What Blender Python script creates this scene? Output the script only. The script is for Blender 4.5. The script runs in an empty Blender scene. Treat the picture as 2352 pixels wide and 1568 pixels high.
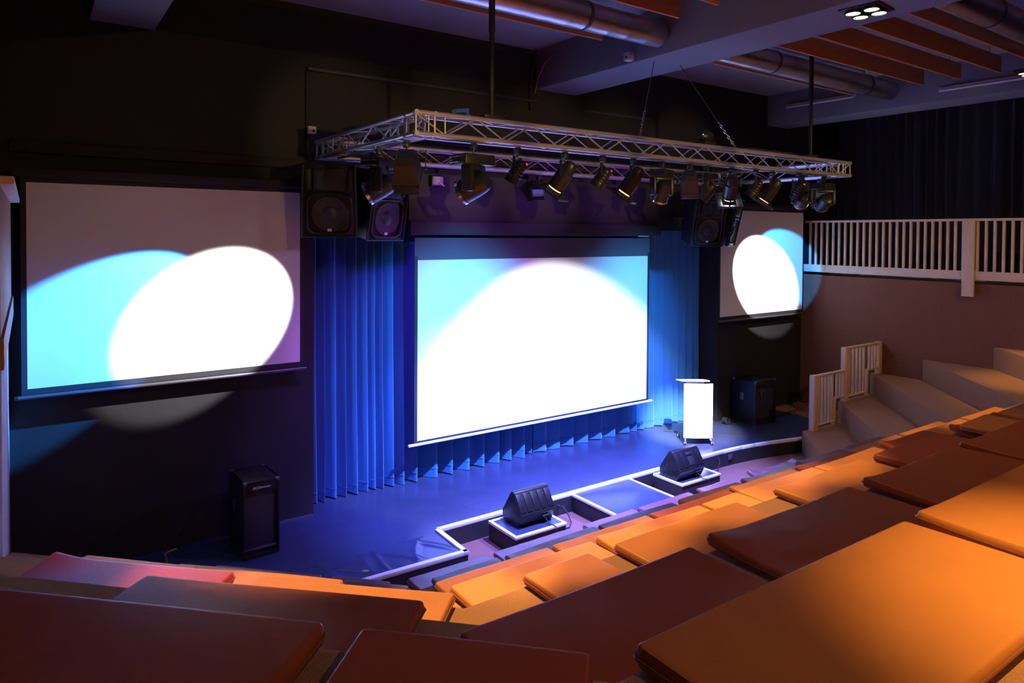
import bpy, bmesh, math, random
from mathutils import Vector, Matrix

S = bpy.context.scene
COL = S.collection
PI = math.pi

# ------------------------------------------------------------------ camera
CAM_Z = 3.95
YAW, PITCH, ROLL = math.radians(35.029), math.radians(-1.108), math.radians(0.339)
fw = Vector((math.sin(YAW) * math.cos(PITCH), math.cos(YAW) * math.cos(PITCH), math.sin(PITCH)))
r0 = Vector((math.cos(YAW), -math.sin(YAW), 0))
u0 = r0.cross(fw)
rt = math.cos(ROLL) * r0 + math.sin(ROLL) * u0
up = -math.sin(ROLL) * r0 + math.cos(ROLL) * u0
cd = bpy.data.cameras.new('camera')
cam = bpy.data.objects.new('camera', cd)
COL.objects.link(cam)
cam.matrix_world = Matrix(((rt.x, up.x, -fw.x, 0), (rt.y, up.y, -fw.y, 0), (rt.z, up.z, -fw.z, CAM_Z), (0, 0, 0, 1)))
cd.sensor_width = 36.0
cd.lens = 1587.54 / 2352 * 36
cd.shift_y = -(784 - 568.17) / 2352
cd.clip_start = 0.02
S.camera = cam

# ------------------------------------------------------------------ world, exposure
w = bpy.data.worlds.new('world')
S.world = w
w.use_nodes = True
w.node_tree.nodes['Background'].inputs[0].default_value = (0.02, 0.02, 0.03, 1)
w.node_tree.nodes['Background'].inputs[1].default_value = 0.02
S.view_settings.view_transform = 'Standard'
S.view_settings.look = 'None'
S.view_settings.exposure = 0.0
S.view_settings.gamma = 1.0
S.view_settings.use_curve_mapping = False

# ------------------------------------------------------------------ lights of the room


def spot(name, loc, aim, half, power, color, blend=0.15, radius=0.03, direction=None):
    l = bpy.data.lights.new(name, 'SPOT')
    l.energy = power
    l.color = color
    l.spot_size = math.radians(2 * half)
    l.spot_blend = blend
    l.shadow_soft_size = radius
    o = bpy.data.objects.new(name, l)
    COL.objects.link(o)
    o.location = loc
    d = Vector(direction) if direction is not None else Vector(aim) - Vector(loc)
    o.rotation_euler = d.to_track_quat('-Z', 'Y').to_euler()
    return o


WARM = (1.0, 0.65, 0.21)
BLUE = (0.14, 0.19, 1.0)
VIOLET = (0.36, 0.08, 1.0)
CYAN = (0.04, 0.29, 1.0)
WHITE = (1.0, 0.96, 1.0)
# profile beams thrown by the moving heads on the truss
D_LW = Vector((-0.529, 0.743, -0.411)).normalized()
D_LC = Vector((-0.725, 0.520, -0.455)).normalized()
D_RW = Vector((0.583, 0.726, -0.380)).normalized()
D_RC = Vector((0.770, 0.585, -0.262)).normalized()
D_CW = Vector((0.12, 0.545, -0.83)).normalized()
# house downlights above the benches, plus added warm fill spots without fixtures
HOUSE_AND_FILL = [
    ((2.95, 5.4, 6.8), (2.85, 3.85, 1.9), 13.5, 1900, 0.45),
    ((4.2, 5.4, 6.8), (4.2, 3.85, 1.9), 13.5, 1900, 0.45),
    ((5.5, 5.4, 6.8), (5.4, 3.9, 1.9), 13, 1800, 0.45),
    ((6.3, 5.4, 6.8), (6.75, 4.15, 1.7), 12, 1300, 0.6),
    ((2.6, 4.85, 6.8), (1.5, 3.75, 1.95), 14.5, 2100, 0.4),
    ((0.9, 5.35, 6.1), (0.75, 5.1, 1.7), 14, 220, 0.8),
    ((2.7, 0.2, 6.8), (2.75, 0.42, 2.8), 17, 1700, 1.0),
    ((4.6, 0.9, 6.8), (4.25, 0.75, 2.8), 13, 260, 1.0),
    ((9.9, 4.6, 6.8), (10.1, 3.9, 1.5), 14, 1300, 0.8),
    ((12.2, 3.3, 6.2), (13.2, 4.15, 1.8), 15, 800, 1.0),
    ((7.0, 3.73, 6.1), (6.4, 3.6, 1.5), 45, 120, 0.8),
    ((2.5, -1.8, 6.6), (3.5, 3.5, 3.0), 60, 190, 0.8),  # broad warm fill added to lift the dark pads
    ((3.4, -1.0, 4.75), (3.4, 5.9, 5.04), 7.5, 700, 0.7),  # this and the next four: mid-air fills added to warm the truss front
    ((5.1, -1.0, 4.75), (5.1, 5.9, 5.04), 7.5, 700, 0.7),
    ((6.8, -1.0, 4.75), (6.8, 5.9, 5.04), 7.5, 700, 0.7),
    ((8.5, -1.0, 4.75), (8.5, 5.9, 5.04), 7.5, 700, 0.7),
    ((10.1, -1.0, 4.75), (10.1, 5.9, 5.04), 7.5, 700, 0.7),
    ((9.5, 1.0, 6.6), (13.6, 6.6, 1.2), 30, 420, 0.9),  # fill added to warm the steps and side wall
]

# ------------------------------------------------------------------ materials
MATS = {}


def mat(name, col, rough=0.6, metal=0.0, spec=0.5, emit=None, estr=0.0, noise=0.0, nscale=8.0, bump=0.0, bscale=60.0, coat=0.0, sheen=0.0, stretch=None):
    if name in MATS:
        return MATS[name]
    m = bpy.data.materials.new(name)
    m.use_nodes = True
    nt = m.node_tree
    b = nt.nodes['Principled BSDF']
    b.inputs['Base Color'].default_value = (*col, 1)
    b.inputs['Roughness'].default_value = rough
    b.inputs['Metallic'].default_value = metal
    b.inputs['Specular IOR Level'].default_value = spec
    b.inputs['Coat Weight'].default_value = coat
    b.inputs['Sheen Weight'].default_value = sheen
    if emit:
        b.inputs['Emission Color'].default_value = (*emit, 1)
        b.inputs['Emission Strength'].default_value = estr
    tc = nt.nodes.new('ShaderNodeTexCoord')
    mp = nt.nodes.new('ShaderNodeMapping')
    nt.links.new(tc.outputs['Object'], mp.inputs[0])
    if stretch:
        mp.inputs['Scale'].default_value = stretch
    if noise > 0:
        n = nt.nodes.new('ShaderNodeTexNoise')
        n.inputs['Scale'].default_value = nscale
        n.inputs['Detail'].default_value = 6
        nt.links.new(mp.outputs[0], n.inputs['Vector'])
        mx = nt.nodes.new('ShaderNodeMix')
        mx.data_type = 'RGBA'
        nt.links.new(n.outputs[0], mx.inputs[0])
        mx.inputs[6].default_value = (*[max(0, c * (1 - noise)) for c in col], 1)
        mx.inputs[7].default_value = (*[min(1, c * (1 + noise)) for c in col], 1)
        nt.links.new(mx.outputs[2], b.inputs['Base Color'])
    if bump > 0:
        n2 = nt.nodes.new('ShaderNodeTexNoise')
        n2.inputs['Scale'].default_value = bscale
        n2.inputs['Detail'].default_value = 3
        nt.links.new(mp.outputs[0], n2.inputs['Vector'])
        bp = nt.nodes.new('ShaderNodeBump')
        bp.inputs['Strength'].default_value = bump
        bp.inputs['Distance'].default_value = 0.01
        nt.links.new(n2.outputs[0], bp.inputs['Height'])
        nt.links.new(bp.outputs[0], b.inputs['Normal'])
    MATS[name] = m
    return m


M_WALL = mat('black_painted_wall', (0.013, 0.0115, 0.013), 0.75, noise=0.35, nscale=3, bump=0.15, bscale=30)
M_FASCIA = mat('dark_painted_panel', (0.03, 0.026, 0.035), 0.6, noise=0.2, nscale=2)
M_CEIL = mat('ceiling_paint', (0.27, 0.255, 0.28), 0.8, noise=0.12, nscale=2)
M_BEAM = mat('grey_painted_beam', (0.20, 0.195, 0.225), 0.7, noise=0.1, nscale=3, bump=0.1)
M_GREYWALL = mat('grey_plaster', (0.45, 0.40, 0.44), 0.8, noise=0.15, nscale=6, bump=0.2)
M_BROWNWALL = mat('brown_wall_carpet', (0.17, 0.062, 0.032), 0.95, noise=0.25, nscale=25, bump=0.35, bscale=220, sheen=0.1)
M_CARPET = mat('brown_carpet', (0.36, 0.135, 0.038), 0.95, noise=0.45, nscale=90, bump=0.9, bscale=260, sheen=0.15)
M_PIT = mat('maroon_carpet', (0.20, 0.075, 0.06), 0.95, noise=0.3, nscale=80, bump=0.6, bscale=220, sheen=0.15)
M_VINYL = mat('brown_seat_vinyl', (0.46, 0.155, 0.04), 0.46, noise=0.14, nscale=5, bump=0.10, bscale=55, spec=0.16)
M_VINYL_SHADED = mat('shaded_seat_vinyl', (0.30, 0.062, 0.012), 0.44, noise=0.14, nscale=5, bump=0.10, bscale=55, spec=0.18)  # same brown vinyl, with its shade put into a darker base colour
M_VINYL_VIOLET_LIT = mat('violet_lit_seat_vinyl', (0.17, 0.052, 0.080), 0.36, noise=0.14, nscale=5, bump=0.10, bscale=55, spec=0.5)  # same vinyl, with the violet stage light put into its colour
M_VINYL_PINK_SHEEN = mat('pink_sheen_seat_vinyl', (0.36, 0.035, 0.055), 0.42, noise=0.14, nscale=5, bump=0.10, bscale=55, spec=0.3)  # red-brown vinyl, with a pink sheen put into its base colour
M_PIPING = mat('vinyl_piping', (0.20, 0.055, 0.025), 0.4)
M_STAGE = mat('black_stage_vinyl', (0.034, 0.040, 0.085), 0.27, noise=0.35, nscale=2.2, bump=0.10, bscale=9, spec=0.5)
M_STAGEFACE = mat('black_stage_face', (0.02, 0.018, 0.02), 0.6, noise=0.4, nscale=9)
M_TRIM = mat('white_edge_tape', (0.80, 0.80, 0.80), 0.5, noise=0.12, nscale=14)
M_SCREEN = mat('screen_fabric', (0.80, 0.80, 0.80), 0.9)
M_BLACKCLOTH = mat('black_screen_border', (0.02, 0.02, 0.024), 0.7)
M_DROP = mat('dark_screen_drop', (0.075, 0.07, 0.09), 0.7)
M_WHITEBAR = mat('white_enamel_bar', (0.82, 0.82, 0.82), 0.4)
M_DKBAR = mat('grey_metal_bar', (0.14, 0.13, 0.16), 0.35, metal=0.6)
M_CURTAIN = mat('blue_velour_curtain', (0.022, 0.15, 0.36), 0.8, noise=0.15, nscale=30, sheen=0.3)
M_DRAPE = mat('black_drape', (0.016, 0.015, 0.018), 0.9, sheen=0.1)
M_ALU = mat('aluminium_truss', (0.66, 0.65, 0.68), 0.34, metal=0.75, bump=0.05)
M_BLACKMETAL = mat('black_fixture_metal', (0.018, 0.017, 0.018), 0.38, spec=0.6, bump=0.05)
M_DKPLASTIC = mat('black_plastic', (0.010, 0.0095, 0.011), 0.42, spec=0.4)
M_CONE = mat('speaker_cone', (0.03, 0.025, 0.03), 0.55)
M_RUBBER = mat('black_rubber', (0.015, 0.015, 0.015), 0.6)
M_CHROME = mat('polished_steel', (0.7, 0.7, 0.72), 0.2, metal=1.0)
M_GALV = mat('galvanised_duct', (0.62, 0.60, 0.62), 0.36, metal=1.0, noise=0.08, nscale=2)
M_PINE = mat('pine_wood', (0.66, 0.47, 0.29), 0.6, noise=0.22, nscale=5, bump=0.1, stretch=(9, 9, 1.2))
M_PINE_H = mat('pine_wood_long', (0.66, 0.48, 0.31), 0.6, noise=0.22, nscale=5, bump=0.1, stretch=(9, 1.2, 9))
M_BAFFLE = mat('orange_wood_board', (0.56, 0.21, 0.06), 0.6, noise=0.35, nscale=4, bump=0.1, stretch=(1.2, 8, 8))
M_LENS = mat('glass_lens', (0.35, 0.38, 0.42), 0.08, spec=0.9, coat=1.0)
M_WARMLENS = mat('lit_filament_lens', (0.9, 0.6, 0.3), 0.4, emit=(1.0, 0.50, 0.24), estr=2.0)
M_WHITELENS = mat('lit_white_lens', (0.9, 0.9, 0.9), 0.4, emit=(1.0, 0.97, 1.0), estr=14)
M_BLUELENS = mat('lit_blue_lens', (0.1, 0.3, 0.9), 0.4, emit=(0.03, 0.33, 1.0), estr=1.6)
M_REDLED = mat('red_led', (0.9, 0.02, 0.03), 0.4, emit=(1.0, 0.02, 0.03), estr=2.2)
M_GREENLED = mat('green_led', (0.4, 0.9, 0.1), 0.4, emit=(0.6, 1.0, 0.1), estr=1.0)
M_HOUSELAMP = mat('lit_house_lamp', (1, 0.9, 0.7), 0.4, emit=(1.0, 0.80, 0.50), estr=9)
M_LECTERN = mat('white_laminate', (0.85, 0.85, 0.86), 0.5)
M_BADGE = mat('pale_lettering', (0.75, 0.62, 0.58), 0.35, emit=None)
M_TUBE = mat('white_tube_housing', (0.65, 0.6, 0.62), 0.4)
M_WHITEBOX = mat('white_plastic_box', (0.6, 0.57, 0.58), 0.5)
M_BLUESTRAP = mat('blue_nylon_strap', (0.04, 0.12, 0.5), 0.6)
M_ORANGECABLE = mat('orange_cable', (0.5, 0.06, 0.02), 0.5)
M_BROWNWOOD = mat('stained_wood_post', (0.30, 0.17, 0.10), 0.55, noise=0.3, nscale=5, stretch=(8, 8, 1.2))

# ------------------------------------------------------------------ mesh helpers


class MB:
    def __init__(self):
        self.bm = bmesh.new()

    def _merge(self, tmp, M=None):
        if M is not None:
            tmp.transform(M)
        me = bpy.data.meshes.new('tmp')
        tmp.to_mesh(me)
        self.bm.from_mesh(me)
        bpy.data.meshes.remove(me)
        tmp.free()
        return self

    def box(self, c, s, bev=0.0, M=None, seg=2, rot=None):
        t = bmesh.new()
        bmesh.ops.create_cube(t, size=1.0)
        bmesh.ops.scale(t, vec=s, verts=t.verts)
        if bev > 0:
            bmesh.ops.bevel(t, geom=list(t.edges), offset=min(bev, 0.45 * min(s)), segments=seg, affect='EDGES', profile=0.5)
        T = Matrix.Translation(c)
        if rot is not None:
            T = T @ rot
        t.transform(T)
        return self._merge(t, M)

    def cone(self, p0, p1, ra, rb=None, seg=16, M=None, caps=True):
        if rb is None:
            rb = ra
        p0, p1 = Vector(p0), Vector(p1)
        d = p1 - p0
        t = bmesh.new()
        bmesh.ops.create_cone(t, cap_ends=caps, segments=seg, radius1=ra, radius2=rb, depth=d.length)
        q = d.to_track_quat('Z', 'Y').to_matrix().to_4x4()
        t.transform(Matrix.Translation((p0 + p1) / 2) @ q)
        return self._merge(t, M)

    def sphere(self, c, r, scale=(1, 1, 1), M=None, seg=16):
        t = bmesh.new()
        bmesh.ops.create_uvsphere(t, u_segments=seg, v_segments=max(6, seg // 2), radius=r)
        t.transform(Matrix.Translation(c) @ Matrix.Diagonal((*scale, 1)))
        return self._merge(t, M)

    def lathe(self, prof, M=None, seg=24):
        # prof: (radius, z) pairs, spun about local z
        t = bmesh.new()
        rings = []
        for r, z in prof:
            if r < 1e-6:
                rings.append([t.verts.new((0, 0, z))])
            else:
                rings.append([t.verts.new((r * math.cos(2 * PI * k / seg), r * math.sin(2 * PI * k / seg), z)) for k in range(seg)])
        for a, b in zip(rings, rings[1:]):
            for k in range(seg):
                k2 = (k + 1) % seg
                if len(a) == 1 and len(b) == 1:
                    continue
                if len(a) == 1:
                    t.faces.new((a[0], b[k2], b[k]))
                elif len(b) == 1:
                    t.faces.new((a[k], a[k2], b[0]))
                else:
                    t.faces.new((a[k], a[k2], b[k2], b[k]))
        return self._merge(t, M)

    def prism(self, poly, z0, z1, M=None, bev=0.0, seg=2):
        t = bmesh.new()
        lo = [t.verts.new((x, y, z0)) for x, y in poly]
        hi = [t.verts.new((x, y, z1)) for x, y in poly]
        n = len(poly)
        t.faces.new(lo[::-1])
        t.faces.new(hi)
        for i in range(n):
            j = (i + 1) % n
            t.faces.new((lo[i], lo[j], hi[j], hi[i]))
        bmesh.ops.recalc_face_normals(t, faces=t.faces)
        if bev > 0:
            bmesh.ops.bevel(t, geom=list(t.edges), offset=bev, segments=seg, affect='EDGES', profile=0.5)
        return self._merge(t, M)

    def tube(self, pts, r, seg=8, M=None, closed=False):
        pts = [Vector(p) for p in pts]
        n = len(pts)
        t = bmesh.new()
        rings = []
        prev = None
        for i, p in enumerate(pts):
            if closed:
                d = pts[(i + 1) % n] - pts[i - 1]
            else:
                d = pts[min(i + 1, n - 1)] - pts[max(i - 1, 0)]
            d.normalize()
            if prev is None:
                a = Vector((0, 0, 1)) if abs(d.z) < 0.9 else Vector((1, 0, 0))
                nrm = d.cross(a).normalized()
            else:
                nrm = (prev - d * prev.dot(d)).normalized()
            prev = nrm
            b = d.cross(nrm)
            rings.append([t.verts.new(p + r * (math.cos(2 * PI * k / seg) * nrm + math.sin(2 * PI * k / seg) * b)) for k in range(seg)])
        m = n if closed else n - 1
        for i in range(m):
            a, b = rings[i], rings[(i + 1) % n]
            for k in range(seg):
                k2 = (k + 1) % seg
                t.faces.new((a[k], a[k2], b[k2], b[k]))
        if not closed:
            t.faces.new(rings[0][::-1])
            t.faces.new(rings[-1])
        bmesh.ops.recalc_face_normals(t, faces=t.faces)
        return self._merge(t, M)

    def grid(self, f, nu, nv, M=None, closed_v=False):
        t = bmesh.new()
        V = [[t.verts.new(f(i / (nu - 1), j / (nv - 1))) for j in range(nv)] for i in range(nu)]
        for i in range(nu - 1):
            for j in range(nv - 1):
                t.faces.new((V[i][j], V[i + 1][j], V[i + 1][j + 1], V[i][j + 1]))
        return self._merge(t, M)

    def build(self, name, m, parent=None, smooth=35, loc=None):
        me = bpy.data.meshes.new(name)
        self.bm.to_mesh(me)
        self.bm.free()
        me.materials.append(m)
        if smooth:
            me.shade_smooth()
            me.set_sharp_from_angle(angle=math.radians(smooth))
        o = bpy.data.objects.new(name, me)
        COL.objects.link(o)
        if parent:
            o.parent = parent
        if loc:
            o.location = loc
        return o


def tag(o, label=None, cat=None, group=None, kind=None):
    if label:
        o['label'] = label
    if cat:
        o['category'] = cat
    if group:
        o['group'] = group
    if kind:
        o['kind'] = kind
    return o


def thing(name, label, cat, loc=(0, 0, 0), rotz=0.0, group=None, M=None):
    o = bpy.data.objects.new(name, None)
    o.empty_display_size = 0.1
    COL.objects.link(o)
    if M is not None:
        o.matrix_world = M
    else:
        o.location = loc
        o.rotation_euler = (0, 0, rotz)
    return tag(o, label, cat, group)


def struct(name, mb, m, label=None, smooth=35):
    o = mb.build(name, m, smooth=smooth)
    o['kind'] = 'structure'
    if label:
        o['label'] = label
    return o


def copy_tree(o, parent=None):
    c = o.copy()
    COL.objects.link(c)
    if parent:
        c.parent = parent
    for ch in [x for x in bpy.data.objects if x.parent == o]:
        copy_tree(ch, c)
    return c


def RX(a):
    return Matrix.Rotation(a, 4, 'X')


def RY(a):
    return Matrix.Rotation(a, 4, 'Y')


def RZ(a):
    return Matrix.Rotation(a, 4, 'Z')


def T(*v):
    return Matrix.Translation(v)


def aim_matrix(d):
    return Vector(d).to_track_quat('-Z', 'Y').to_matrix().to_4x4()


# ------------------------------------------------------------------ shell
YW = 8.85          # face of the stage wall
XL, XR = -0.168, 14.05   # side walls below the balconies
ZC = 6.87
ZS = 0.25          # stage floor

struct('wall_stage_left', MB().box(((XL - 1.8 + 3.05) / 2, 9.35, 3.4), (3.05 - XL + 1.8, 1.0, 7.1)), M_WALL)
struct('wall_stage_right', MB().box(((11.2 + 16.2) / 2, 9.35, 3.4), (5.0, 1.0, 7.1)), M_WALL)
struct('wall_stage_header', MB().box((7.125, 9.35, (4.03 + 6.95) / 2), (8.15, 1.0, 2.92)), M_WALL)
struct('wall_stage_rear', MB().box((7.1, 9.95, 2.2), (8.6, 0.2, 4.6)), M_WALL)
struct('wall_right', MB().box(((XR + 16.2) / 2, 2.9, 1.55), (16.2 - XR, 12.0, 3.1)), M_BROWNWALL)
struct('wall_right_outer', MB().box((16.3, 2.9, 3.4), (0.2, 14.0, 7.1)), M_WALL)
struct('wall_left', MB().prism([(XL, 8.86), (XL, 6.4), (-1.25, 5.0), (-1.25, -3.5), (-1.95, -3.5), (-1.95, 8.86)], 0.0, 3.16), M_GREYWALL)
struct('wall_left_outer', MB().box((-2.05, 2.9, 3.4), (0.2, 14.0, 7.1)), M_WALL)
struct('wall_rear', MB().box((7, -3.6, 3.4), (19, 0.2, 7.1)), M_WALL)
struct('ceiling', MB().box((7, 3.0, ZC + 0.06), (19, 14.4, 0.12)), M_CEIL)
struct('floor', MB().box((7, 3.0, -0.06), (19, 14.0, 0.12)), M_PIT)
for x0, x1 in ((0.56, 1.21), (6.65, 7.48), (12.72, 13.44)):
    b = MB().box(((x0 + x1) / 2, 2.7, (6.25 + ZC) / 2), (x1 - x0, 12.3, ZC - 6.25), 0.02)
    struct('ceiling_beam', b, M_BEAM)
# ledge and conduit lines on the upper wall
struct('trim_1', MB().box((1.4, YW - 0.03, 4.83), (3.1, 0.06, 0.12), 0.01).box((1.4, YW - 0.02, 4.55), (3.1, 0.04, 0.05), 0.01), M_WALL)
struct('trim_2', MB().box((4.8, YW - 0.035, 6.06), (3.7, 0.07, 0.05), 0.01), M_FASCIA)
struct('trim_3', MB().box((2.96, YW - 0.02, 5.45), (0.05, 0.04, 1.15), 0.01), M_WALL)
struct('trim_4', MB().box((8.4, YW - 0.035, 6.02), (1.6, 0.07, 0.05), 0.01), M_FASCIA)
# fascia above the stage opening
f = MB().box((6.88, YW - 0.05, 4.42), (5.02, 0.10, 0.78), 0.01)
f.box((6.88, YW - 0.09, 4.03), (5.02, 0.14, 0.20), 0.012)
struct('wall_stage_fascia', f, M_FASCIA)
struct('trim_5', MB().box((8.93, YW - 0.165, 3.925), (0.26, 0.012, 0.012)), M_WHITEBAR)

# ------------------------------------------------------------------ stage
stage_poly = [(0.55, 8.86), (2.56, 6.84), (4.16, 6.80), (4.18, 7.51), (9.7, 7.53), (10.17, 7.50), (10.5, 7.455), (10.84, 7.39), (11.2, 7.305), (11.56, 7.22), (14.06, 7.22), (14.06, 9.86), (3.0, 9.86), (3.0, 8.86)]
st = MB().prism(stage_poly, -0.02, ZS)
stage = struct('floor_stage', st, M_STAGE)
front = stage_poly[1:10]
fm = MB()
tm = MB()
for a, b in zip(front, front[1:]):
    a, b = Vector((*a, 0)), Vector((*b, 0))
    d = (b - a).normalized()
    n = Vector((d.y, -d.x, 0))
    ang = math.atan2(d.y, d.x)
    c = (a + b) / 2
    L = (b - a).length
    fm.box((c.x + n.x * 0.004, c.y + n.y * 0.004, (ZS - 0.03) / 2), (L, 0.012, ZS - 0.03), rot=RZ(ang))
    tm.box((c.x - n.x * 0.02, c.y - n.y * 0.02, ZS + 0.0), (L + 0.03, 0.065, 0.05), 0.006, rot=RZ(ang))
o = fm.build('stage_face', M_STAGEFACE, stage)
o = tm.build('edge_trim', M_TRIM, stage)
o['label'] = 'white edge strip along the stage front'
# wrinkled sheet of loose dance vinyl on the corner of the stage
def vin(u, v):
    y = 6.87 + 0.60 * v
    xl = 9.52 - y
    x = xl + (4.10 - xl) * u
    amp = 0.018 * math.sin(PI * min(1, max(0, v))) ** 0.5
    s = 0
    for k, (c0, wd, sk) in enumerate(((0.18, 0.035, 0.22), (0.30, 0.028, -0.15), (0.41, 0.03, 0.28), (0.50, 0.022, 0.20), (0.63, 0.03, -0.18), (0.76, 0.026, 0.25), (0.90, 0.03, -0.2))):
        s += math.exp(-((u - c0 - sk * (v - 0.5)) / wd) ** 2)
    return (x, y, ZS + 0.004 + amp * s)
o = MB().grid(vin, 110, 24).build('vinyl_sheet', M_STAGE, stage)
# ramp of brown carpet by the exit at the far corner
struct('floor_ramp', MB().prism([(13.0, 7.26), (14.04, 7.26), (14.04, 8.84), (13.0, 8.84)], ZS - 0.05, ZS + 0.012), M_CARPET)
# worn tape line on the stage
struct('trim_6', MB().box((10.35, 8.45, ZS + 0.003), (1.5, 0.035, 0.006), rot=RZ(-0.75)), M_STAGEFACE)
# bright scuffed skirting ends
struct('baseboard_left', MB().box((2.75, YW - 0.006, ZS + 0.012), (0.58, 0.012, 0.024)), M_DROP)
struct('baseboard_right', MB().box((13.5, YW - 0.006, ZS + 0.03), (1.05, 0.012, 0.035)), M_DROP)

# ------------------------------------------------------------------ seating tiers
YK = {1: 1.29, 2: 2.20, 3: 3.07, 4: 3.86, 5: 4.65, 6: 5.44, 7: 6.26}
XMK = {1: 1.24, 2: 1.57, 3: 1.86, 4: 2.16, 5: 2.44, 6: 2.76, 7: 3.09}
RK = {7: 4.31, 6: 5.50, 5: 6.66, 4: 7.75, 3: 8.93, 2: 10.1, 1: 11.25}
ZK = {k: 0.4 * (8 - k) for k in YK}
YEND = 7.21
XT = -1.3
for k in range(7, 0, -1):
    c = YK[k] + XMK[k]
    xr = RK[k] + YK[k]
    p = []
    if c - XT > 8.83:
        p += [(XT, 8.83), (c - 8.83, 8.83)]
    else:
        p += [(XT, min(8.83, c - XT))]
    p += [(XMK[k], YK[k]), (xr, YK[k])]
    if RK[k] + YEND < XR - 0.01:
        p += [(RK[k] + YEND, YEND), (XR - 0.004, YEND)]
    else:
        p += [(XR - 0.004, XR - RK[k])]
    p += [(XR - 0.004, -3.4), (XT, -3.4)]
    t = MB().prism(p, 0.0, ZK[k] - 0.0, bev=0.022)
    o = struct('floor_tier', t, M_CARPET)
# dark socket plate on the end of the lowest tier
o = MB().box((11.78 - 0.2, 7.0, 0.2), (0.16, 0.03, 0.24), rot=RZ(PI / 4)).build('socket_plate', M_RUBBER)
o.location = (0.06, 0.0, 0)
tag(o, 'small black socket plate on the carpeted riser at the stage corner', 'socket')

# ------------------------------------------------------------------ seat pads
rng = random.Random(7)
ORD = ['first', 'second', 'third', 'fourth', 'fifth', 'sixth', 'seventh', 'eighth']
ROWN = {1: 'topmost', 2: 'second highest', 3: 'third highest', 4: 'middle', 5: 'third lowest', 6: 'second lowest', 7: 'lowest'}


def pad_mesh(L, D, H, rs, curl=(0, 0, 0, 0), wrinkle=0.0, sag=0.004):
    """A rounded vinyl pad, x 0..L, y -D..0, bottom at z 0."""
    ph = [rs.uniform(0, 6.28) for _ in range(8)]
    fr = [rs.uniform(1.5, 4) for _ in range(4)]
    rc = 0.024
    nu, nv = 46, 24

    def lift(x, y):
        a, b = x / L, (y + D) / D
        z = 0
        for cv, (ca, cb) in zip(curl, ((0, 1), (1, 1), (0, 0), (1, 0))):
            d = math.hypot((a - ca) * L / 0.35, (b - cb) * D / 0.35)
            z += cv * max(0, 1 - d) ** 2
        return z

    def spread(t):
        # more samples near the ends
        return 0.5 - 0.5 * math.cos(PI * t) if False else (t - 0.12 * math.sin(2 * PI * t))

    def surf(top):
        def f(u, v):
            a, b = spread(u), spread(v)
            sx, sy = 2 * a - 1, 2 * b - 1
            x, y = a * L, -D + b * D
            # rounded corners in plan
            hx, hy = L / 2, D / 2
            px, py = x - hx, y + hy
            ex, ey = abs(px) - (hx - rc), abs(py) - (hy - rc)
            if ex > 0 and ey > 0:
                q = math.hypot(ex, ey)
                m = max(ex, ey)
                if q > 1e-6:
                    s = m / q
                    px = math.copysign(hx - rc + ex * s, px)
                    py = math.copysign(hy - rc + ey * s, py)
            # edge distance
            e = min(hx - abs(px), hy - abs(py))
            if ex > 0 and ey > 0:
                e = rc - max(ex, ey)
            e = max(0, e)
            re = 0.015
            h = 1.0 if e > re else math.sqrt(max(0, 1 - (1 - e / re) ** 2))
            z = H * 0.5 * h
            if top:
                wv = sag * (math.sin(px * fr[0] + ph[0]) + math.sin(py * fr[1] * 2 + px * fr[2] + ph[1])) * h
                wv += wrinkle * (math.sin(px * 17 + py * 22 + ph[2]) * math.sin(px * 7 - py * 9 + ph[3])) * h
                z = H * 0.5 + z + wv
            else:
                z = H * 0.5 - z * 0.96
            X, Y = px + hx, py - hy
            return (X, Y, z + lift(X, Y))
        return f

    m = MB()
    m.grid(surf(True), nu, nv)
    t = MB()
    t.grid(surf(False), nu, nv)
    bmesh.ops.reverse_faces(t.bm, faces=t.bm.faces)
    me = bpy.data.meshes.new('tmp')
    t.bm.to_mesh(me)
    t.bm.free()
    m.bm.from_mesh(me)
    bpy.data.meshes.remove(me)
    bmesh.ops.remove_doubles(m.bm, verts=m.bm.verts, dist=0.0008)
    # piping seam path
    path = []
    for i in range(0, 40):
        path.append((L * i / 40, 0))
    out = []
    n = 12
    for (cx, cy, a0) in ((L - rc, -rc, 90), (L - rc, -D + rc, 0), (rc, -D + rc, -90), (rc, -rc, -180)):
        for k in range(n + 1):
            a = math.radians(a0 - 90 * k / n)
            out.append((cx + (rc + 0.001) * math.cos(a), cy + (rc + 0.001) * math.sin(a)))
        # straight run to the next corner gets a few points for the curl
    dense = []
    for i, p in enumerate(out):
        q = out[(i + 1) % len(out)]
        dd = math.hypot(q[0] - p[0], q[1] - p[1])
        kk = max(1, int(dd / 0.06))
        for j in range(kk):
            dense.append((p[0] + (q[0] - p[0]) * j / kk, p[1] + (q[1] - p[1]) * j / kk))
    pth = [(x, y, H * 0.52 + lift(x, y)) for x, y in dense]
    return m, pth


def pad(L, D, M, label, group, dark=False, H=0.058, curl=(0, 0, 0, 0), wrinkle=0.0, sag=0.004):
    m, pth = pad_mesh(L, D, H, rng, curl, wrinkle, sag)
    o = m.build('seat_pad', (M_VINYL, M_VINYL_SHADED, M_VINYL_VIOLET_LIT, M_VINYL_PINK_SHEEN)[int(dark)], smooth=50)
    o.matrix_world = M
    tag(o, label, 'seat cushion', group)
    MB().tube(pth, 0.0045, 6, closed=True).build('piping', M_PIPING, o)
    return o


NOC = (0, 0, 0, 0)
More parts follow.
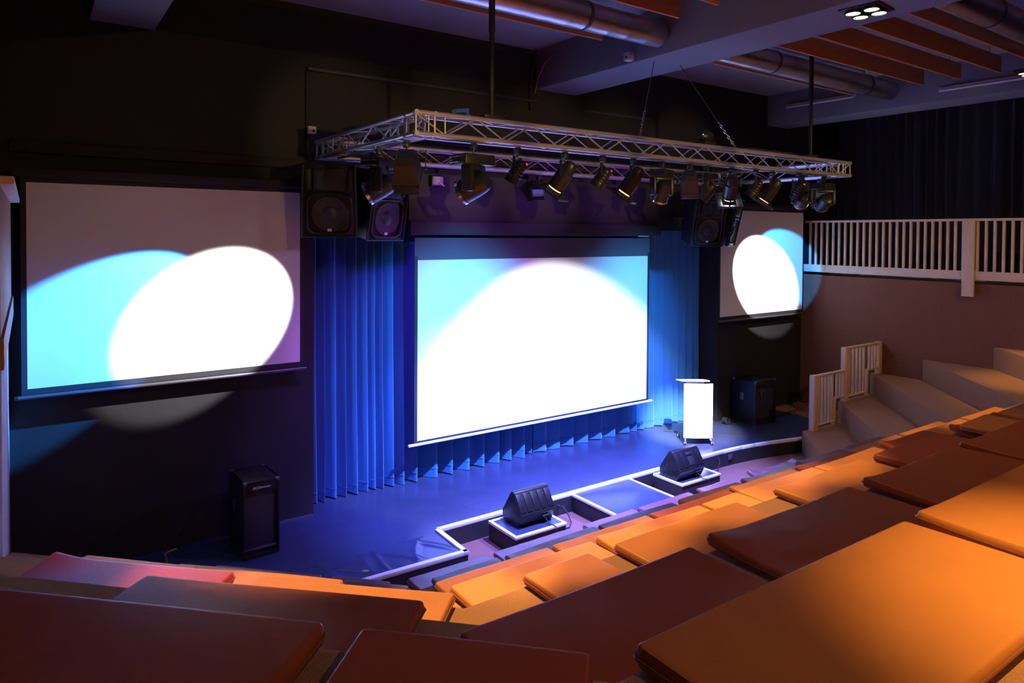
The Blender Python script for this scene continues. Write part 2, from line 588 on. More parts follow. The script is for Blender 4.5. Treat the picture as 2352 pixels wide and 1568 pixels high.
# central block: row -> list of (x0, x1, look, dark, curl, wrinkle, twist, dz)
CENTRE = {
    1: [(1.31, 2.77, 'large flat', 0, NOC, 0, 0, 0), (2.86, 4.10, 'slightly turned', 0, (0.015, 0, 0, 0), 0, 0.0, 0), (4.2, 5.4, 'plain', 0, NOC, 0, 0, 0)],
    2: [(1.31, 2.61, 'smooth dark-looking', 1, NOC, 0, 0, 0), (2.72, 4.03, 'creased dark-looking', 1, (0.03, 0, 0.01, 0), 0.0012, 0, 0), (4.17, 5.42, 'lightly creased', 1, (0.02, 0, 0, 0), 0.0012, 0, 0), (5.50, 6.76, 'thick-edged', 1, (0.015, 0, 0, 0), 0.001, 0, 0)],
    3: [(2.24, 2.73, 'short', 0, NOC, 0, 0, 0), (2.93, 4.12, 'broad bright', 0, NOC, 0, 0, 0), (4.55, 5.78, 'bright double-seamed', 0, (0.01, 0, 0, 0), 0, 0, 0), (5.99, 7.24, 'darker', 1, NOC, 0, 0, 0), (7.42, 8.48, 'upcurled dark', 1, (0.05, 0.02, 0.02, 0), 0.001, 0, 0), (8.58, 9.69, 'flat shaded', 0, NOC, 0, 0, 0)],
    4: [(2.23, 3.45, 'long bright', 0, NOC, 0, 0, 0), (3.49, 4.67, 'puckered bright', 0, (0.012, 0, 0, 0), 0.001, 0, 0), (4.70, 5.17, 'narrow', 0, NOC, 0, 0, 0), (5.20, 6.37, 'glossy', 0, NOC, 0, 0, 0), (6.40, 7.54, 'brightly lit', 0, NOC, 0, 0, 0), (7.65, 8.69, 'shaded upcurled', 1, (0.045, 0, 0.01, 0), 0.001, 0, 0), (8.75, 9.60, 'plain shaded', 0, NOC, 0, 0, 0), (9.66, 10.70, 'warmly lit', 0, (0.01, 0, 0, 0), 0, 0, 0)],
    5: [(2.55, 3.66, 'pinkish glossy', 0, NOC, 0.001, 0, 0), (3.70, 4.86, 'pinkish wrinkled', 0, NOC, 0.002, 0, 0), (4.89, 6.05, 'reddish', 1, NOC, 0.001, 0, 0), (6.10, 7.23, 'orange creased', 0, (0.02, 0, 0, 0), 0.0015, 0, 0), (7.30, 8.40, 'dark-looking', 1, (0.02, 0, 0, 0), 0.001, 0, 0), (8.50, 9.65, 'flat brown', 0, NOC, 0, 0, 0), (9.75, 10.9, 'end-of-row', 0, NOC, 0, 0, 0)],
    6: [(2.95, 3.66, 'short purplish', 1, NOC, 0.001, 0, 0), (3.75, 4.9, 'purplish creased', 1, NOC, 0.0015, 0, 0), (4.95, 6.1, 'long mauve', 1, NOC, 0.001, 0, 0), (6.2, 7.3, 'red-brown', 0, NOC, 0.001, 0, 0), (7.36, 8.45, 'violet-lit', 1, (0.02, 0, 0, 0), 0.001, 0, 0), (8.55, 9.65, 'plain violet-lit', 1, (0.02, 0, 0, 0), 0, 0, 0), (9.75, 10.8, 'end-of-row violet-lit', 1, NOC, 0, 0, 0)],
    7: [(3.12, 4.08, 'flat violet-lit', 1, NOC, 0.001, 0, 0), (4.16, 5.25, 'violet-lit creased', 1, NOC, 0.002, 0, 0), (5.45, 6.3, 'violet-lit folded', 1, NOC, 0.002, 0, 0), (6.38, 7.35, 'long violet-lit', 1, NOC, 0.001, 0, 0), (7.51, 8.57, 'rumpled violet-lit', 1, (0.02, 0, 0.02, 0), 0.003, 0, 0), (8.61, 9.77, 'grey wrinkled shiny', 1, (0.06, 0.03, 0.02, 0.02), 0.005, 0, 0)],
}
for k, row in CENTRE.items():
    for i, (x0, x1, look, dark, curl, wr, tw, dz) in enumerate(row):
        D = 0.58
        M = T(x0, YK[k] + 0.012, ZK[k] + dz + 0.001) @ RZ(tw)
        pad(x1 - x0, D, M, '%s vinyl seat pad, %s from the corner on the %s central bench' % (look, ORD[i], ROWN[k]),
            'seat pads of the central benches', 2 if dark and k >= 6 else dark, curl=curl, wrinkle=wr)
# loose small pad lying on another one
pad(0.60, 0.46, T(7.36, 2.96, ZK[3] + 0.082) @ RY(-0.03), 'small bright seat pad lying on top of an upcurled dark pad', 'seat pads of the central benches', H=0.06)
# angled block: distances run from the corner towards the grey side wall
ANGLED = {
    1: [(0.06, 0.70, 'short', 1, (0, 0, 0, 0.0)), (0.80, 2.02, 'large dark', 1, NOC)],
    2: [(0.37, 1.64, 'dark rim-lit', 1, NOC)],
    3: [(0.05, 1.17, 'bright orange', 0, NOC), (1.31, 2.47, 'crimson sheened', 3, (0, 0.03, 0, 0.0))],
    4: [(0.66, 1.60, 'pale glossy', 0, NOC), (1.72, 2.6, 'thin pale', 0, NOC)],
    5: [(0.10, 0.62, 'small reddish', 1, NOC), (0.9, 2.05, 'pinkish', 0, NOC)],
    6: [(0.2, 0.75, 'dark violet-lit', 1, NOC), (0.85, 1.9, 'violet-lit', 1, NOC)],
}
for k, row in ANGLED.items():
    for i, (ua, ub, look, dark, curl) in enumerate(row):
        s = math.sqrt(0.5)
        # local +x runs from the far end back to the corner
        ox, oy = XMK[k] - ub * s + 0.01, YK[k] + ub * s + 0.01
        M = T(ox, oy, ZK[k] + 0.001) @ RZ(-PI / 4)
        pad(ub - ua, 0.58, M, '%s vinyl seat pad, %s from the corner on the %s angled bench' % (look, ORD[i], ROWN[k]),
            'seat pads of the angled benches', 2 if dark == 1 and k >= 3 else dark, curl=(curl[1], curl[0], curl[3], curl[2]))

# ------------------------------------------------------------------ stage extension and monitor plinths


def riser(name, x0, x1, y0, y1, label, cat, trims, zt=ZS):
    o = thing(name, label, cat, ((x0 + x1) / 2, (y0 + y1) / 2, 0))
    dx, dy = (x1 - x0) / 2, (y1 - y0) / 2
    MB().box((0, 0, (zt - 0.012) / 2), (2 * dx, 2 * dy, zt - 0.012), 0.004).build('body', M_STAGEFACE, o)
    MB().box((0, 0, zt - 0.006), (2 * dx - 0.01, 2 * dy - 0.01, 0.012), 0.003).build('top_board', M_STAGE, o)
    for tr in trims:
        if tr == 'l':
            b = MB().box((-dx + 0.012, 0, zt - 0.012), (0.045, 2 * dy + 0.012, 0.036), 0.005)
        if tr == 'r':
            b = MB().box((dx - 0.012, 0, zt - 0.012), (0.045, 2 * dy + 0.012, 0.036), 0.005)
        if tr == 'f':
            b = MB().box((0, -dy + 0.012, zt - 0.0125), (2 * dx + 0.012, 0.045, 0.036), 0.005)
        if tr == 'b':
            b = MB().box((0, dy - 0.012, zt - 0.0125), (2 * dx + 0.012, 0.045, 0.036), 0.005)
        b.build('edge_strip', M_TRIM, o)['label'] = 'white edge strip'
    return o


riser('stage_extension', 6.33, 7.47, 6.56, 7.485, 'black platform with white edges joined to the stage front between the two monitors', 'platform', 'lr')
riser('monitor_plinth', 4.85, 5.64, 6.80, 7.40, 'white-edged black box under the smooth-backed floor monitor', 'plinth', 'lrfb')
riser('monitor_plinth', 7.92, 8.79, 6.87, 7.44, 'white-edged black box under the floor monitor with a handle', 'plinth', 'lrfb')


def monitor(x, y, z, L, label, handle, rotz):
    o = thing('stage_monitor', label, 'floor monitor', (x, y, z), rotz)
    prof = [(-0.15, 0.0), (-0.225, 0.16), (-0.06, 0.42), (0.0, 0.43), (0.20, 0.13), (0.19, 0.02), (0.14, 0.0)]
    # profile in (y, z), extruded along x
    Mx = Matrix(((0, 0, 1, 0), (1, 0, 0, 0), (0, 1, 0, 0), (0, 0, 0, 1)))
    MB().prism(prof, -L / 2, L / 2, M=Mx, bev=0.016, seg=3).build('cabinet', M_DKPLASTIC, o)
    # ribs on the sloping rear panel
    a, b = Vector((0, -0.225, 0.16)), Vector((0, -0.06, 0.42))
    d = (b - a).normalized()
    n = Vector((0, -d.z, d.y))
    ang = math.atan2(d.z, d.y)
    nr = 5
    for i in range(nr):
        px = -L / 2 + L * (i + 0.5) / nr
        if handle and i == 2:
            continue
        c = (a + b) / 2 + n * 0.004
        MB().box((px, c.y, c.z), (L / nr - 0.022, 0.235, 0.012), 0.005, rot=RX(ang)).build('rib', M_DKPLASTIC, o)
    if handle:
        c = (a + b) / 2
        MB().box((0.02, c.y + n.y * 0.005, c.z + n.z * 0.005), (0.12, 0.2, 0.012), 0.004, rot=RX(ang)).build('handle_recess', M_RUBBER, o)
        c2 = c + d * 0.06 + n * 0.014
        MB().box((0.02, c2.y, c2.z), (0.12, 0.028, 0.02), 0.008, rot=RX(ang)).build('handle', M_DKPLASTIC, o)
        e1 = MB()
        for (yy, zz) in ((-0.1, 0.06), (0.12, 0.06), (-0.13, 0.17), (0.1, 0.18), (-0.03, 0.34)):
            e1.cone((-L / 2 - 0.006, yy, zz), (-L / 2 + 0.004, yy, zz), 0.018, 0.018, 10)
        e1.box((-L / 2 - 0.002, 0.03, 0.2), (0.01, 0.05, 0.05), 0.003)
        e1.build('end_bolts', M_CHROME if False else M_RUBBER, o)
    else:
        for i in range(4):
            px = -L / 2 + L * (i + 0.5) / 5 + 0.03
            c = a + d * 0.21 + n * 0.011
            MB().box((px, c.y, c.z), (0.012, 0.03, 0.006), 0.002, rot=RX(ang)).build('slot', M_RUBBER, o)
    # socket and cable
    MB().box((L * 0.22, -0.19, 0.085), (0.11, 0.02, 0.07), 0.005, rot=RX(1.1)).build('connector_panel', M_RUBBER, o)
    MB().tube([(L * 0.18, -0.19, 0.09), (L * 0.2, -0.24, 0.06), (L * 0.22, -0.29, 0.012), (L * 0.26, -0.36, 0.012), (L * 0.27, -0.392, 0.008), (L * 0.272, -0.412, -0.02), (L * 0.275, -0.414, -0.1), (L * 0.28, -0.43, -0.2)], 0.006, 6).build('cable', M_RUBBER, o)
    # grille facing the performer
    g0, g1 = Vector((0, 0.0, 0.43)), Vector((0, 0.20, 0.13))
    gd = (g1 - g0).normalized()
    gn = Vector((0, -gd.z, gd.y))
    gc = (g0 + g1) / 2 + gn * 0.006
    MB().box((0, gc.y, gc.z), (L - 0.05, 0.30, 0.012), 0.004, rot=RX(math.atan2(gd.z, gd.y))).build('grille', M_CONE, o)
    return o


monitor(5.30, 7.16, ZS + 0.002, 0.55, 'black wedge floor monitor with plain ribbed back on a white-edged box', False, 0.0)
monitor(8.24, 7.16, ZS + 0.002, 0.57, 'black wedge floor monitor with a handle in its back, on a white-edged box', True, 0.0)
tag(MB().tube([(6.06, 7.46, 0.15), (6.08, 7.40, 0.16), (6.10, 7.33, 0.10), (6.08, 7.22, 0.012), (5.95, 7.1, 0.012), (5.8, 7.12, 0.012), (5.68, 7.2, 0.012)], 0.009, 6).cone((6.06, 7.49, 0.15), (6.06, 7.44, 0.15), 0.02, 0.02, 10).build('floor_cable', M_RUBBER), 'black cable plugged into the stage face beside the first monitor box', 'cable')
tag(MB().tube([(9.55, 7.51, 0.19), (9.52, 7.45, 0.14), (9.40, 7.40, 0.03), (9.22, 7.41, 0.012), (9.08, 7.46, 0.07), (9.0, 7.51, 0.14)], 0.007, 6).build('floor_cable', M_RUBBER), 'thin black cable looping along the stage face beyond the second monitor box', 'cable')
sp = MB().box((9.86, 7.495, 0.15), (0.10, 0.02, 0.09), 0.004).cone((9.86, 7.49, 0.15), (9.86, 7.478, 0.15), 0.02, 0.02, 12)
tag(sp.build('socket_plate', M_DKBAR), 'grey connector plate set in the black stage face', 'socket')

# ------------------------------------------------------------------ projection screens


def screen(x0, x1, z0, z1, y, label, top, bar_m, border, bar_ext, drop=None, bar_drop=0.06, case=True):
    cx = (x0 + x1) / 2
    o = thing('projection_screen', label, 'projection screen', (cx, y, z0))
    W, Hh = x1 - x0, z1 - z0
    MB().box((0, 0.0, Hh / 2), (W, 0.006, Hh)).build('white_fabric', M_SCREEN, o)
    bd = MB()
    bd.box((-W / 2 - border / 2, 0, Hh / 2), (border, 0.007, Hh + 0.12))
    bd.box((W / 2 + border / 2, 0, Hh / 2), (border, 0.007, Hh + 0.12))
    bd.box((0, 0, -0.03), (W, 0.007, 0.06))
    bd.build('black_border', M_BLACKCLOTH, o)
    MB().box((0, 0, Hh + (top - z1) / 2), (W + 2 * border, 0.0068, top - z1)).build('top_drop', drop or M_BLACKCLOTH, o)
    MB().cone((-W / 2 - border - bar_ext, 0, -bar_drop - 0.012), (W / 2 + border + bar_ext, 0, -bar_drop - 0.012), 0.022, 0.022, 14).build('bottom_bar', bar_m, o)
    for s in (-1, 1):
        MB().cone((s * (W / 2 + border + bar_ext), 0, -bar_drop - 0.012), (s * (W / 2 + border + bar_ext + 0.03), 0, -bar_drop - 0.012), 0.024, 0.02, 12).build('end_cap', M_DKPLASTIC if bar_m is M_DKBAR else bar_m, o)
    if case:
        MB().box((0, 0.0, top - z0 + 0.05), (W + 2 * border + 0.16, 0.10, 0.10), 0.02).build('roller_case', M_BLACKCLOTH, o)
        for s in (-1, 1):
            MB().box((s * W * 0.4, (YW - y) / 2 + 0.02, top - z0 + 0.07), (0.05, YW - y - 0.06, 0.05), 0.006).build('wall_bracket', M_BLACKMETAL, o)
    return o


screen(-0.01, 2.792, 2.334, 4.45, YW - 0.24, 'wide white screen on bare black wall, lit by overlapping cyan and white beams', 4.50, M_DKBAR, 0.05, 0.03, bar_drop=0.075)
screen(4.555, 9.195, 0.975, 3.57, 9.0 - 0.16, 'largest white screen hung in the stage opening between blue curtains', 3.89, M_WHITEBAR, 0.05, 0.06, drop=M_DROP, bar_drop=0.04, case=False)
screen(10.951, 13.693, 2.368, 4.44, YW - 0.24, 'small-looking white screen next to the balcony railing, with a cyan-edged white spot', 4.50, M_DKBAR, 0.04, 0.02, bar_drop=0.075)

# ------------------------------------------------------------------ curtains


def curtain(name, x0, x1, y, z0, z1, m, label, cat, period, amp, seed, nz=9, hem=None, axis='x'):
    rs = random.Random(seed)
    n = int((x1 - x0) / 0.011)
    # irregular pleat phase
    ph, phs, amps = 0.0, [], []
    p = period(0) if callable(period) else period
    jit, ja = 1.0, 1.0
    for i in range(n + 1):
        t = i / n
        pp = (period(t) if callable(period) else period) * jit
        ph += 2 * PI * ((x1 - x0) / n) / pp
        if ph > 2 * PI * (len(phs) and int(phs[-1] / (2 * PI)) + 1 or 1):
            jit = rs.uniform(0.7, 1.35)
        phs.append(ph)
    na = int(ph / (2 * PI)) + 3
    ra = [rs.uniform(0.55, 1.2) for _ in range(na)]
    off = [rs.uniform(-0.5, 0.5) for _ in range(na)]

    def f(u, v):
        i = round(u * n)
        q = phs[i]
        k = int(q / (2 * PI))
        fr = q / (2 * PI) - k
        A = (ra[k] * (1 - fr) + ra[k + 1] * fr) * amp
        flat = 0.75 + 0.25 * v
        s = math.sin(q + 0.35 * math.sin(v * 3 + off[k]))
        s = s * (1.25 - 0.25 * abs(s)) + 0.25 * math.sin(2 * q + off[k])
        z = z1 + (z0 - z1) * v
        X = x0 + (x1 - x0) * u + 0.02 * math.sin(2.2 * v + off[k] * 3) * v
        X = min(max(X, x0), x1)
        Y = y + A * s * flat
        if hem and v >= 0.999:
            z += 0.006 * math.sin(q * 0.5)
        if axis == 'y':
            return (Y, X, z)
        return (X, Y, z)

    m_ = MB().grid(f, n + 1, nz)
    o = m_.build(name, m, smooth=60)
    if cat:
        tag(o, label, cat)
    if hem:
        # stitched hem line a little above the bottom
        pts = []
        for i in range(0, n + 1, 2):
            X, Y, Z = f(i / n, 1.0)
            pts.append((X, Y - 0.004, z0 + hem))
        MB().tube(pts, 0.0045, 4).build('hem', m, o)
    return o


curtain('stage_curtain', 3.08, 6.94, 9.28, ZS + 0.012, 4.28, M_CURTAIN, 'blue pleated stage curtain half hanging by the bare black wall and tall subwoofer', 'curtain', lambda t: 0.15 if t < 0.36 else 0.26, 0.095, 3, hem=0.13)
curtain('stage_curtain', 6.97, 11.17, 9.28, ZS + 0.012, 4.28, M_CURTAIN, 'blue pleated stage curtain half ending beside the white lectern', 'curtain', lambda t: 0.27 if t < 0.55 else 0.21, 0.05, 5, hem=0.13)
curtain('balcony_drape', 1.2, 8.75, 15.3, 3.12, 6.8, M_DRAPE, 'black pleated drape behind the pale balcony railing', 'curtain', 0.24, 0.06, 11, nz=3, axis='y')

# ------------------------------------------------------------------ truss rectangle
TX0, TX1, TY0, TY1 = 3.0, 10.69, 5.89, 8.68
TZ = 5.13
B = 0.25
rc = 0.024
truss = thing('lighting_truss', 'rectangular aluminium box truss hanging over the stage front', 'truss', ((TX0 + TX1) / 2, (TY0 + TY1) / 2, TZ))
Mt = T(-(TX0 + TX1) / 2, -(TY0 + TY1) / 2, -TZ)


def span(p, q, inward):
    p, q = Vector(p), Vector(q)
    d = (q - p).normalized()
    inn = Vector(inward)
    dn = Vector((0, 0, -1))
    offs = [inn * rc + dn * rc, inn * (B - rc) + dn * rc, inn * rc + dn * (B - rc), inn * (B - rc) + dn * (B - rc)]
    sp_ = bpy.data.objects.new('truss_span', None)
    COL.objects.link(sp_)
    sp_.parent = truss
    for of in offs:
        MB().cone(p + of, q + of, rc, rc, 12, M=Mt).build('chord', M_ALU, sp_)
    L = (q - p).length
    nb = max(2, round(L / 0.36))
    # make nb even
    nb += nb % 2
    for fa, fb in ((0, 2), (1, 3), (0, 1), (2, 3)):
        m = MB()
        for i in range(nb):
            a = p + d * (L * i / nb) + offs[fa if i % 2 == 0 else fb]
            b = p + d * (L * (i + 1) / nb) + offs[fb if i % 2 == 0 else fa]
            m.cone(a, b, 0.0085, 0.0085, 8, M=Mt)
        for e in (0.02, 0.16, 0.34, L - 0.34, L - 0.16, L - 0.02):
            m.cone(p + d * e + offs[fa], p + d * e + offs[fb], 0.0085, 0.0085, 8, M=Mt)
        m.build('lattice', M_ALU, sp_)
    return sp_


span((TX0, TY0, TZ), (TX1, TY0, TZ), (0, 1, 0))
span((TX0, TY1, TZ), (TX1, TY1, TZ), (0, -1, 0))
span((TX0, TY0 + B, TZ), (TX0, TY1 - B, TZ), (1, 0, 0))
span((TX1, TY0 + B, TZ), (TX1, TY1 - B, TZ), (-1, 0, 0))
for (x, y) in ((TX0, TY0), (TX1 - B, TY0), (TX0, TY1 - B), (TX1 - B, TY1 - B)):
    m = MB()
    for dx in (rc, B - rc):
        for dy in (rc, B - rc):
            m.cone((x + dx, y + dy, TZ - rc), (x + dx, y + dy, TZ - B + rc), 0.012, 0.012, 8, M=Mt)
    for zz in (rc, B - rc):
        for dx in (rc, B - rc):
            m.cone((x + dx, y, TZ - zz), (x + dx, y + B, TZ - zz), rc * 0.98, rc * 0.98, 12, M=Mt)
        m.cone((x, y + rc, TZ - zz), (x + B, y + B - rc, TZ - zz), 0.0085, 0.0085, 8, M=Mt)
    m.build('corner_frame', M_ALU, truss)
# hanging poles
for x, lab in ((3.90, 'black pole holding up the truss above the moving heads near its bare-wall end'), (9.62, 'black pole holding up the truss in front of the dark balcony drape')):
    o = thing('hanging_pole', lab, 'pole', (x, TY0 + 0.055, TZ))
    MB().cone((0, 0, 0.005), (0, 0, 0.9), 0.026, 0.026, 12).build('lower_tube', M_RUBBER, o)
    MB().cone((0, 0, 0.88), (0, 0, ZC - TZ), 0.033, 0.033, 12).build('upper_tube', M_RUBBER, o)
    MB().box((0, 0, 0.017), (0.24, 0.12, 0.03), 0.008).build('clamp_plate', M_BLACKMETAL, o)
    MB().box((0.0, 0, ZC - TZ - 0.02), (0.11, 0.11, 0.03), 0.006).build('ceiling_flange', M_BLACKMETAL, o)
# chains to the beam


def chain(p, q, label):
    p, q = Vector(p), Vector(q)
    o = thing('suspension_chain', label, 'chain', p)
    d = q - p
    u = d.normalized()
    a = u.cross(Vector((0, 0, 1))).normalized()
    b = u.cross(a)
    m = MB()
    n = 9
    ln = 0.055
    for i in range(n):
        c = u * (0.04 + i * ln * 0.82)
        ax = a if i % 2 == 0 else b
        pts = []
        for k in range(14):
            t = 2 * PI * k / 14
            pts.append(c + u * (ln / 2 * math.cos(t)) + ax * (0.014 * math.sin(t)))
        m.tube(pts, 0.0045, 5, closed=True)
    m.build('chain_links', M_CHROME, o)
    MB().tube([u * (0.04 + n * ln * 0.8), d], 0.005, 6).build('wire_rope', M_DKBAR, o)
    MB().tube([(-0.14, -0.11, -0.008), (0, 0, 0.03), (0.14, 0.11, -0.008)], 0.008, 6).build('bridle', M_CHROME, o)
    return o


chain((6.11, 6.02, TZ + 0.02), (6.80, 6.45, 6.25), 'thin steel chain rising from truss middle to the grey beam on the duct side')
chain((7.95, 6.02, TZ + 0.02), (7.24, 6.40, 6.25), 'thin steel chain slanting from truss up to the grey beam on the balcony side')
# cables and straps on top of the truss
m = MB()
for j in range(4):
    pts = [(8.05 + 0.08 * i, 5.93 + 0.05 * j + 0.02 * math.sin(i * 1.3 + j), TZ + 0.012 + 0.014 * abs(math.sin(i * 0.9 + j))) for i in range(16)]
    m.tube(pts, 0.008, 6)
tag(m.build('power_cable', M_RUBBER), 'dark cable loom lying along the truss top above the brightest lamps', 'cable')
tag(MB().tube([(3.44, 5.92, TZ + 0.022), (3.52, 6.02, TZ + 0.05), (3.62, 5.95, TZ + 0.06), (3.68, 6.07, TZ + 0.05), (3.74, 6.1, TZ + 0.022)], 0.02, 8).build('ratchet_strap', M_BLUESTRAP), 'crumpled blue strap lying on the truss top at the pole foot', 'strap')
o = thing('small_projector', 'small black device with a green light standing on the truss', 'projector', (7.30, 6.02, TZ + 0.002))
MB().box((0, 0, 0.02), (0.22, 0.2, 0.04), 0.008).build('base', M_BLACKMETAL, o)
MB().sphere((0.02, 0, 0.12), 0.1, (1.3, 0.8, 0.8)).build('body', M_BLACKMETAL, o)
MB().sphere((-0.085, -0.05, 0.13), 0.008).build('status_light', M_GREENLED, o)

# ------------------------------------------------------------------ lamps on the truss
ZB = TZ - B - 0.046    # lamps hang just under the truss


def hook(o, z=0.0, w=0.05):
    MB().box((0, 0, -0.01), (w, 0.075, 0.05), 0.008).cone((0, -0.03, 0.01), (0, 0.03, 0.01), 0.032, 0.032, 12).cone((0, 0, -0.03), (0, 0, -0.07), 0.01, 0.01, 8).build('clamp', M_BLACKMETAL, o)


def yoke(o, w, zt, zb, m=M_BLACKMETAL, th=0.008, dp=0.03, ax=None):
    """U bracket: bar at zt, arms down to zb, w apart along local x (turned by ax)."""
    R_ = ax or Matrix.Identity(4)
    b = MB().box((0, 0, zt), (w, dp, th), 0.002, M=R_)
    for s in (-1, 1):
        b.box((s * w / 2, 0, (zt + zb) / 2), (th, dp, zt - zb + 0.02), 0.002, M=R_)
        b.cone((s * (w / 2 + 0.018), 0, zb), (s * (w / 2 - 0.01), 0, zb), 0.018, 0.018, 10, M=R_)
    b.build('yoke', m, o)


def par(x, y, z, d, label, r=0.085, L=0.26, frame=False, led=False, lens=None, name='par_can', ribs=0, group='par cans on the truss', drop=0.14):
    o = thing(name, label, 'stage light', (x, y, z), 0, group)
    d = Vector(d).normalized()
    ang = math.atan2(d.y, d.x) - PI / 2
    Rz = RZ(ang)
    hook(o)
    zb = -0.07 - drop
    yoke(o, 2 * r + 0.045, -0.07, zb, ax=Rz)
    A = T(0, 0, zb) @ aim_matrix(d)
    # body along local -z (towards the light's aim)
    prof = [(0.0, 0.47 * L), (0.28 * r, 0.465 * L), (0.62 * r, 0.42 * L), (0.80 * r, 0.33 * L), (0.84 * r, 0.2 * L), (0.86 * r, 0.12 * L), (r, 0.08 * L), (r, -0.5 * L), (r * 1.07, -0.5 * L), (r * 1.07, -0.53 * L), (r * 0.93, -0.53 * L), (r * 0.93, -0.2 * L)]
    if ribs:
        prof = [(0.0, 0.47 * L), (0.5 * r, 0.46 * L), (0.72 * r, 0.4 * L)]
        for i in range(ribs):
            z1 = 0.34 * L - i * 0.62 * L / ribs
            rr = r * (0.78 + 0.22 * i / ribs)
            prof += [(rr, z1), (rr * 1.06, z1 - 0.012), (rr * 1.06, z1 - 0.026), (rr, z1 - 0.034)]
        prof += [(r, -0.33 * L), (r, -0.5 * L), (r * 1.1, -0.5 * L), (r * 1.1, -0.55 * L), (r * 0.94, -0.55 * L), (r * 0.94, -0.3 * L)]
    MB().lathe(prof, M=A, seg=28).build('can_body', M_BLACKMETAL, o)
    MB().lathe([(0, -0.40 * L), (r * 0.5, -0.405 * L), (r * 0.92, -0.39 * L)], M=A, seg=28).build('lens', lens or M_LENS, o)
    if frame:
        fz = -0.53 * L - 0.07
        f_ = MB()
        s = r * 1.75
        t_ = r * 0.75
        for sx in (-1, 1):
            f_.box((sx * (s - t_ / 2), 0, fz), (t_, 2 * s, 0.006), 0.001, M=A)
            f_.box((0, sx * (s - t_ / 2), fz + 0.0005), (2 * s - 2 * t_, t_, 0.006), 0.001, M=A)
        # hexagonal mask inside and raised rim
        for sx in (-1, 1):
            f_.box((sx * s, 0, fz + 0.012), (0.006, 2 * s, 0.03), 0.001, M=A)
            f_.box((0, sx * s, fz + 0.012), (2 * s, 0.006, 0.03), 0.001, M=A)
        f_.build('gel_frame', M_BLACKMETAL, o)
        c_ = MB()
        for k in range(3):
            a = 2 * PI * k / 3 + 0.5
            c_.box((r * 1.12 * math.cos(a), r * 1.12 * math.sin(a), -0.53 * L - 0.03), (0.02, 0.02, 0.09), 0.003, M=A)
        c_.build('frame_clip', M_BLACKMETAL, o)
        MB().lathe([(0.0, -0.535 * L - 0.012), (r * 0.9, -0.535 * L - 0.012), (r * 0.9, -0.535 * L - 0.014), (0, -0.535 * L - 0.014)], M=A, seg=24).build('lit_rim', lens or M_WARMLENS, o)
    if led:
        MB().sphere((0.3 * r, -0.55 * r, 0.44 * L), 0.013, M=A, seg=10).build('red_indicator', M_REDLED, o)
    MB().tube([(0.02, 0.02, -0.06), (0.05, 0.04, -0.1), (0.04, 0.0, zb + 0.2 * L), tuple((A @ Vector((0, 0, 0.46 * L))))], 0.006, 6).build('power_lead', M_RUBBER, o)
    return o


def moving_head(x, y, z, d, label, lens=None, base_rot=0.0, s=1.0, rim=True):
    o = thing('moving_head_light', label, 'stage light', (x, y, z), 0, 'moving heads on the truss')
    d = Vector(d).normalized()
    hook(o)
    Rb = RZ(base_rot)
    MB().box((0, 0, -0.12 * s), (0.34 * s, 0.22 * s, 0.10 * s), 0.015 * s, M=Rb).build('base', M_BLACKMETAL, o)
    for sx in (-1, 1):
        pts = [(sx * 0.17 * s, -0.07 * s, -0.10 * s), (sx * 0.215 * s, -0.06 * s, -0.10 * s), (sx * 0.22 * s, 0.06 * s, -0.10 * s), (sx * 0.17 * s, 0.07 * s, -0.10 * s)]
        pts2 = [(a, b, c - 0.05 * s) for a, b, c in pts]
        MB().tube(pts, 0.009 * s, 6, M=Rb).tube(pts2, 0.009 * s, 6, M=Rb).build('handle', M_BLACKMETAL, o)
    ang = math.atan2(d.y, d.x) - PI / 2
    Ry_ = RZ(ang)
    w = 0.27 * s
    zt, zb = -0.19 * s, -0.36 * s
    b = MB().box((0, 0, zt), (w + 0.05 * s, 0.11 * s, 0.045 * s), 0.012 * s, M=Ry_)
    for sx in (-1, 1):
        b.box((sx * w / 2, 0, (zt + zb) / 2 - 0.01 * s), (0.05 * s, 0.12 * s, zt - zb + 0.08 * s), 0.02 * s, M=Ry_)
    b.build('yoke', M_BLACKMETAL, o)
    A = T(0, 0, zb) @ aim_matrix(d)
    r = 0.112 * s
    prof = [(0, 0.16 * s), (0.055 * s, 0.158 * s), (0.085 * s, 0.14 * s), (0.10 * s, 0.09 * s), (r * 0.98, 0.0), (r, -0.10 * s), (r, -0.13 * s), (r * 0.97, -0.135 * s), (r * 0.9, -0.13 * s), (r * 0.88, -0.08 * s)]
    MB().lathe(prof, M=A, seg=28).build('head', M_BLACKMETAL, o)
    if rim:
        MB().lathe([(r * 1.0, -0.10 * s), (r * 1.07, -0.105 * s), (r * 1.07, -0.13 * s), (r * 0.99, -0.135 * s)], M=A, seg=28).build('front_rim', M_CHROME, o)
    MB().lathe([(0, -0.112 * s), (r * 0.4, -0.108 * s), (r * 0.9, -0.085 * s)], M=A, seg=24).build('lens', lens or M_LENS, o)
    MB().sphere((0.02, -r * 0.95, 0.03), 0.006, M=A, seg=8).build('screw', M_CHROME, o)
    return o, T(x, y, z) @ A


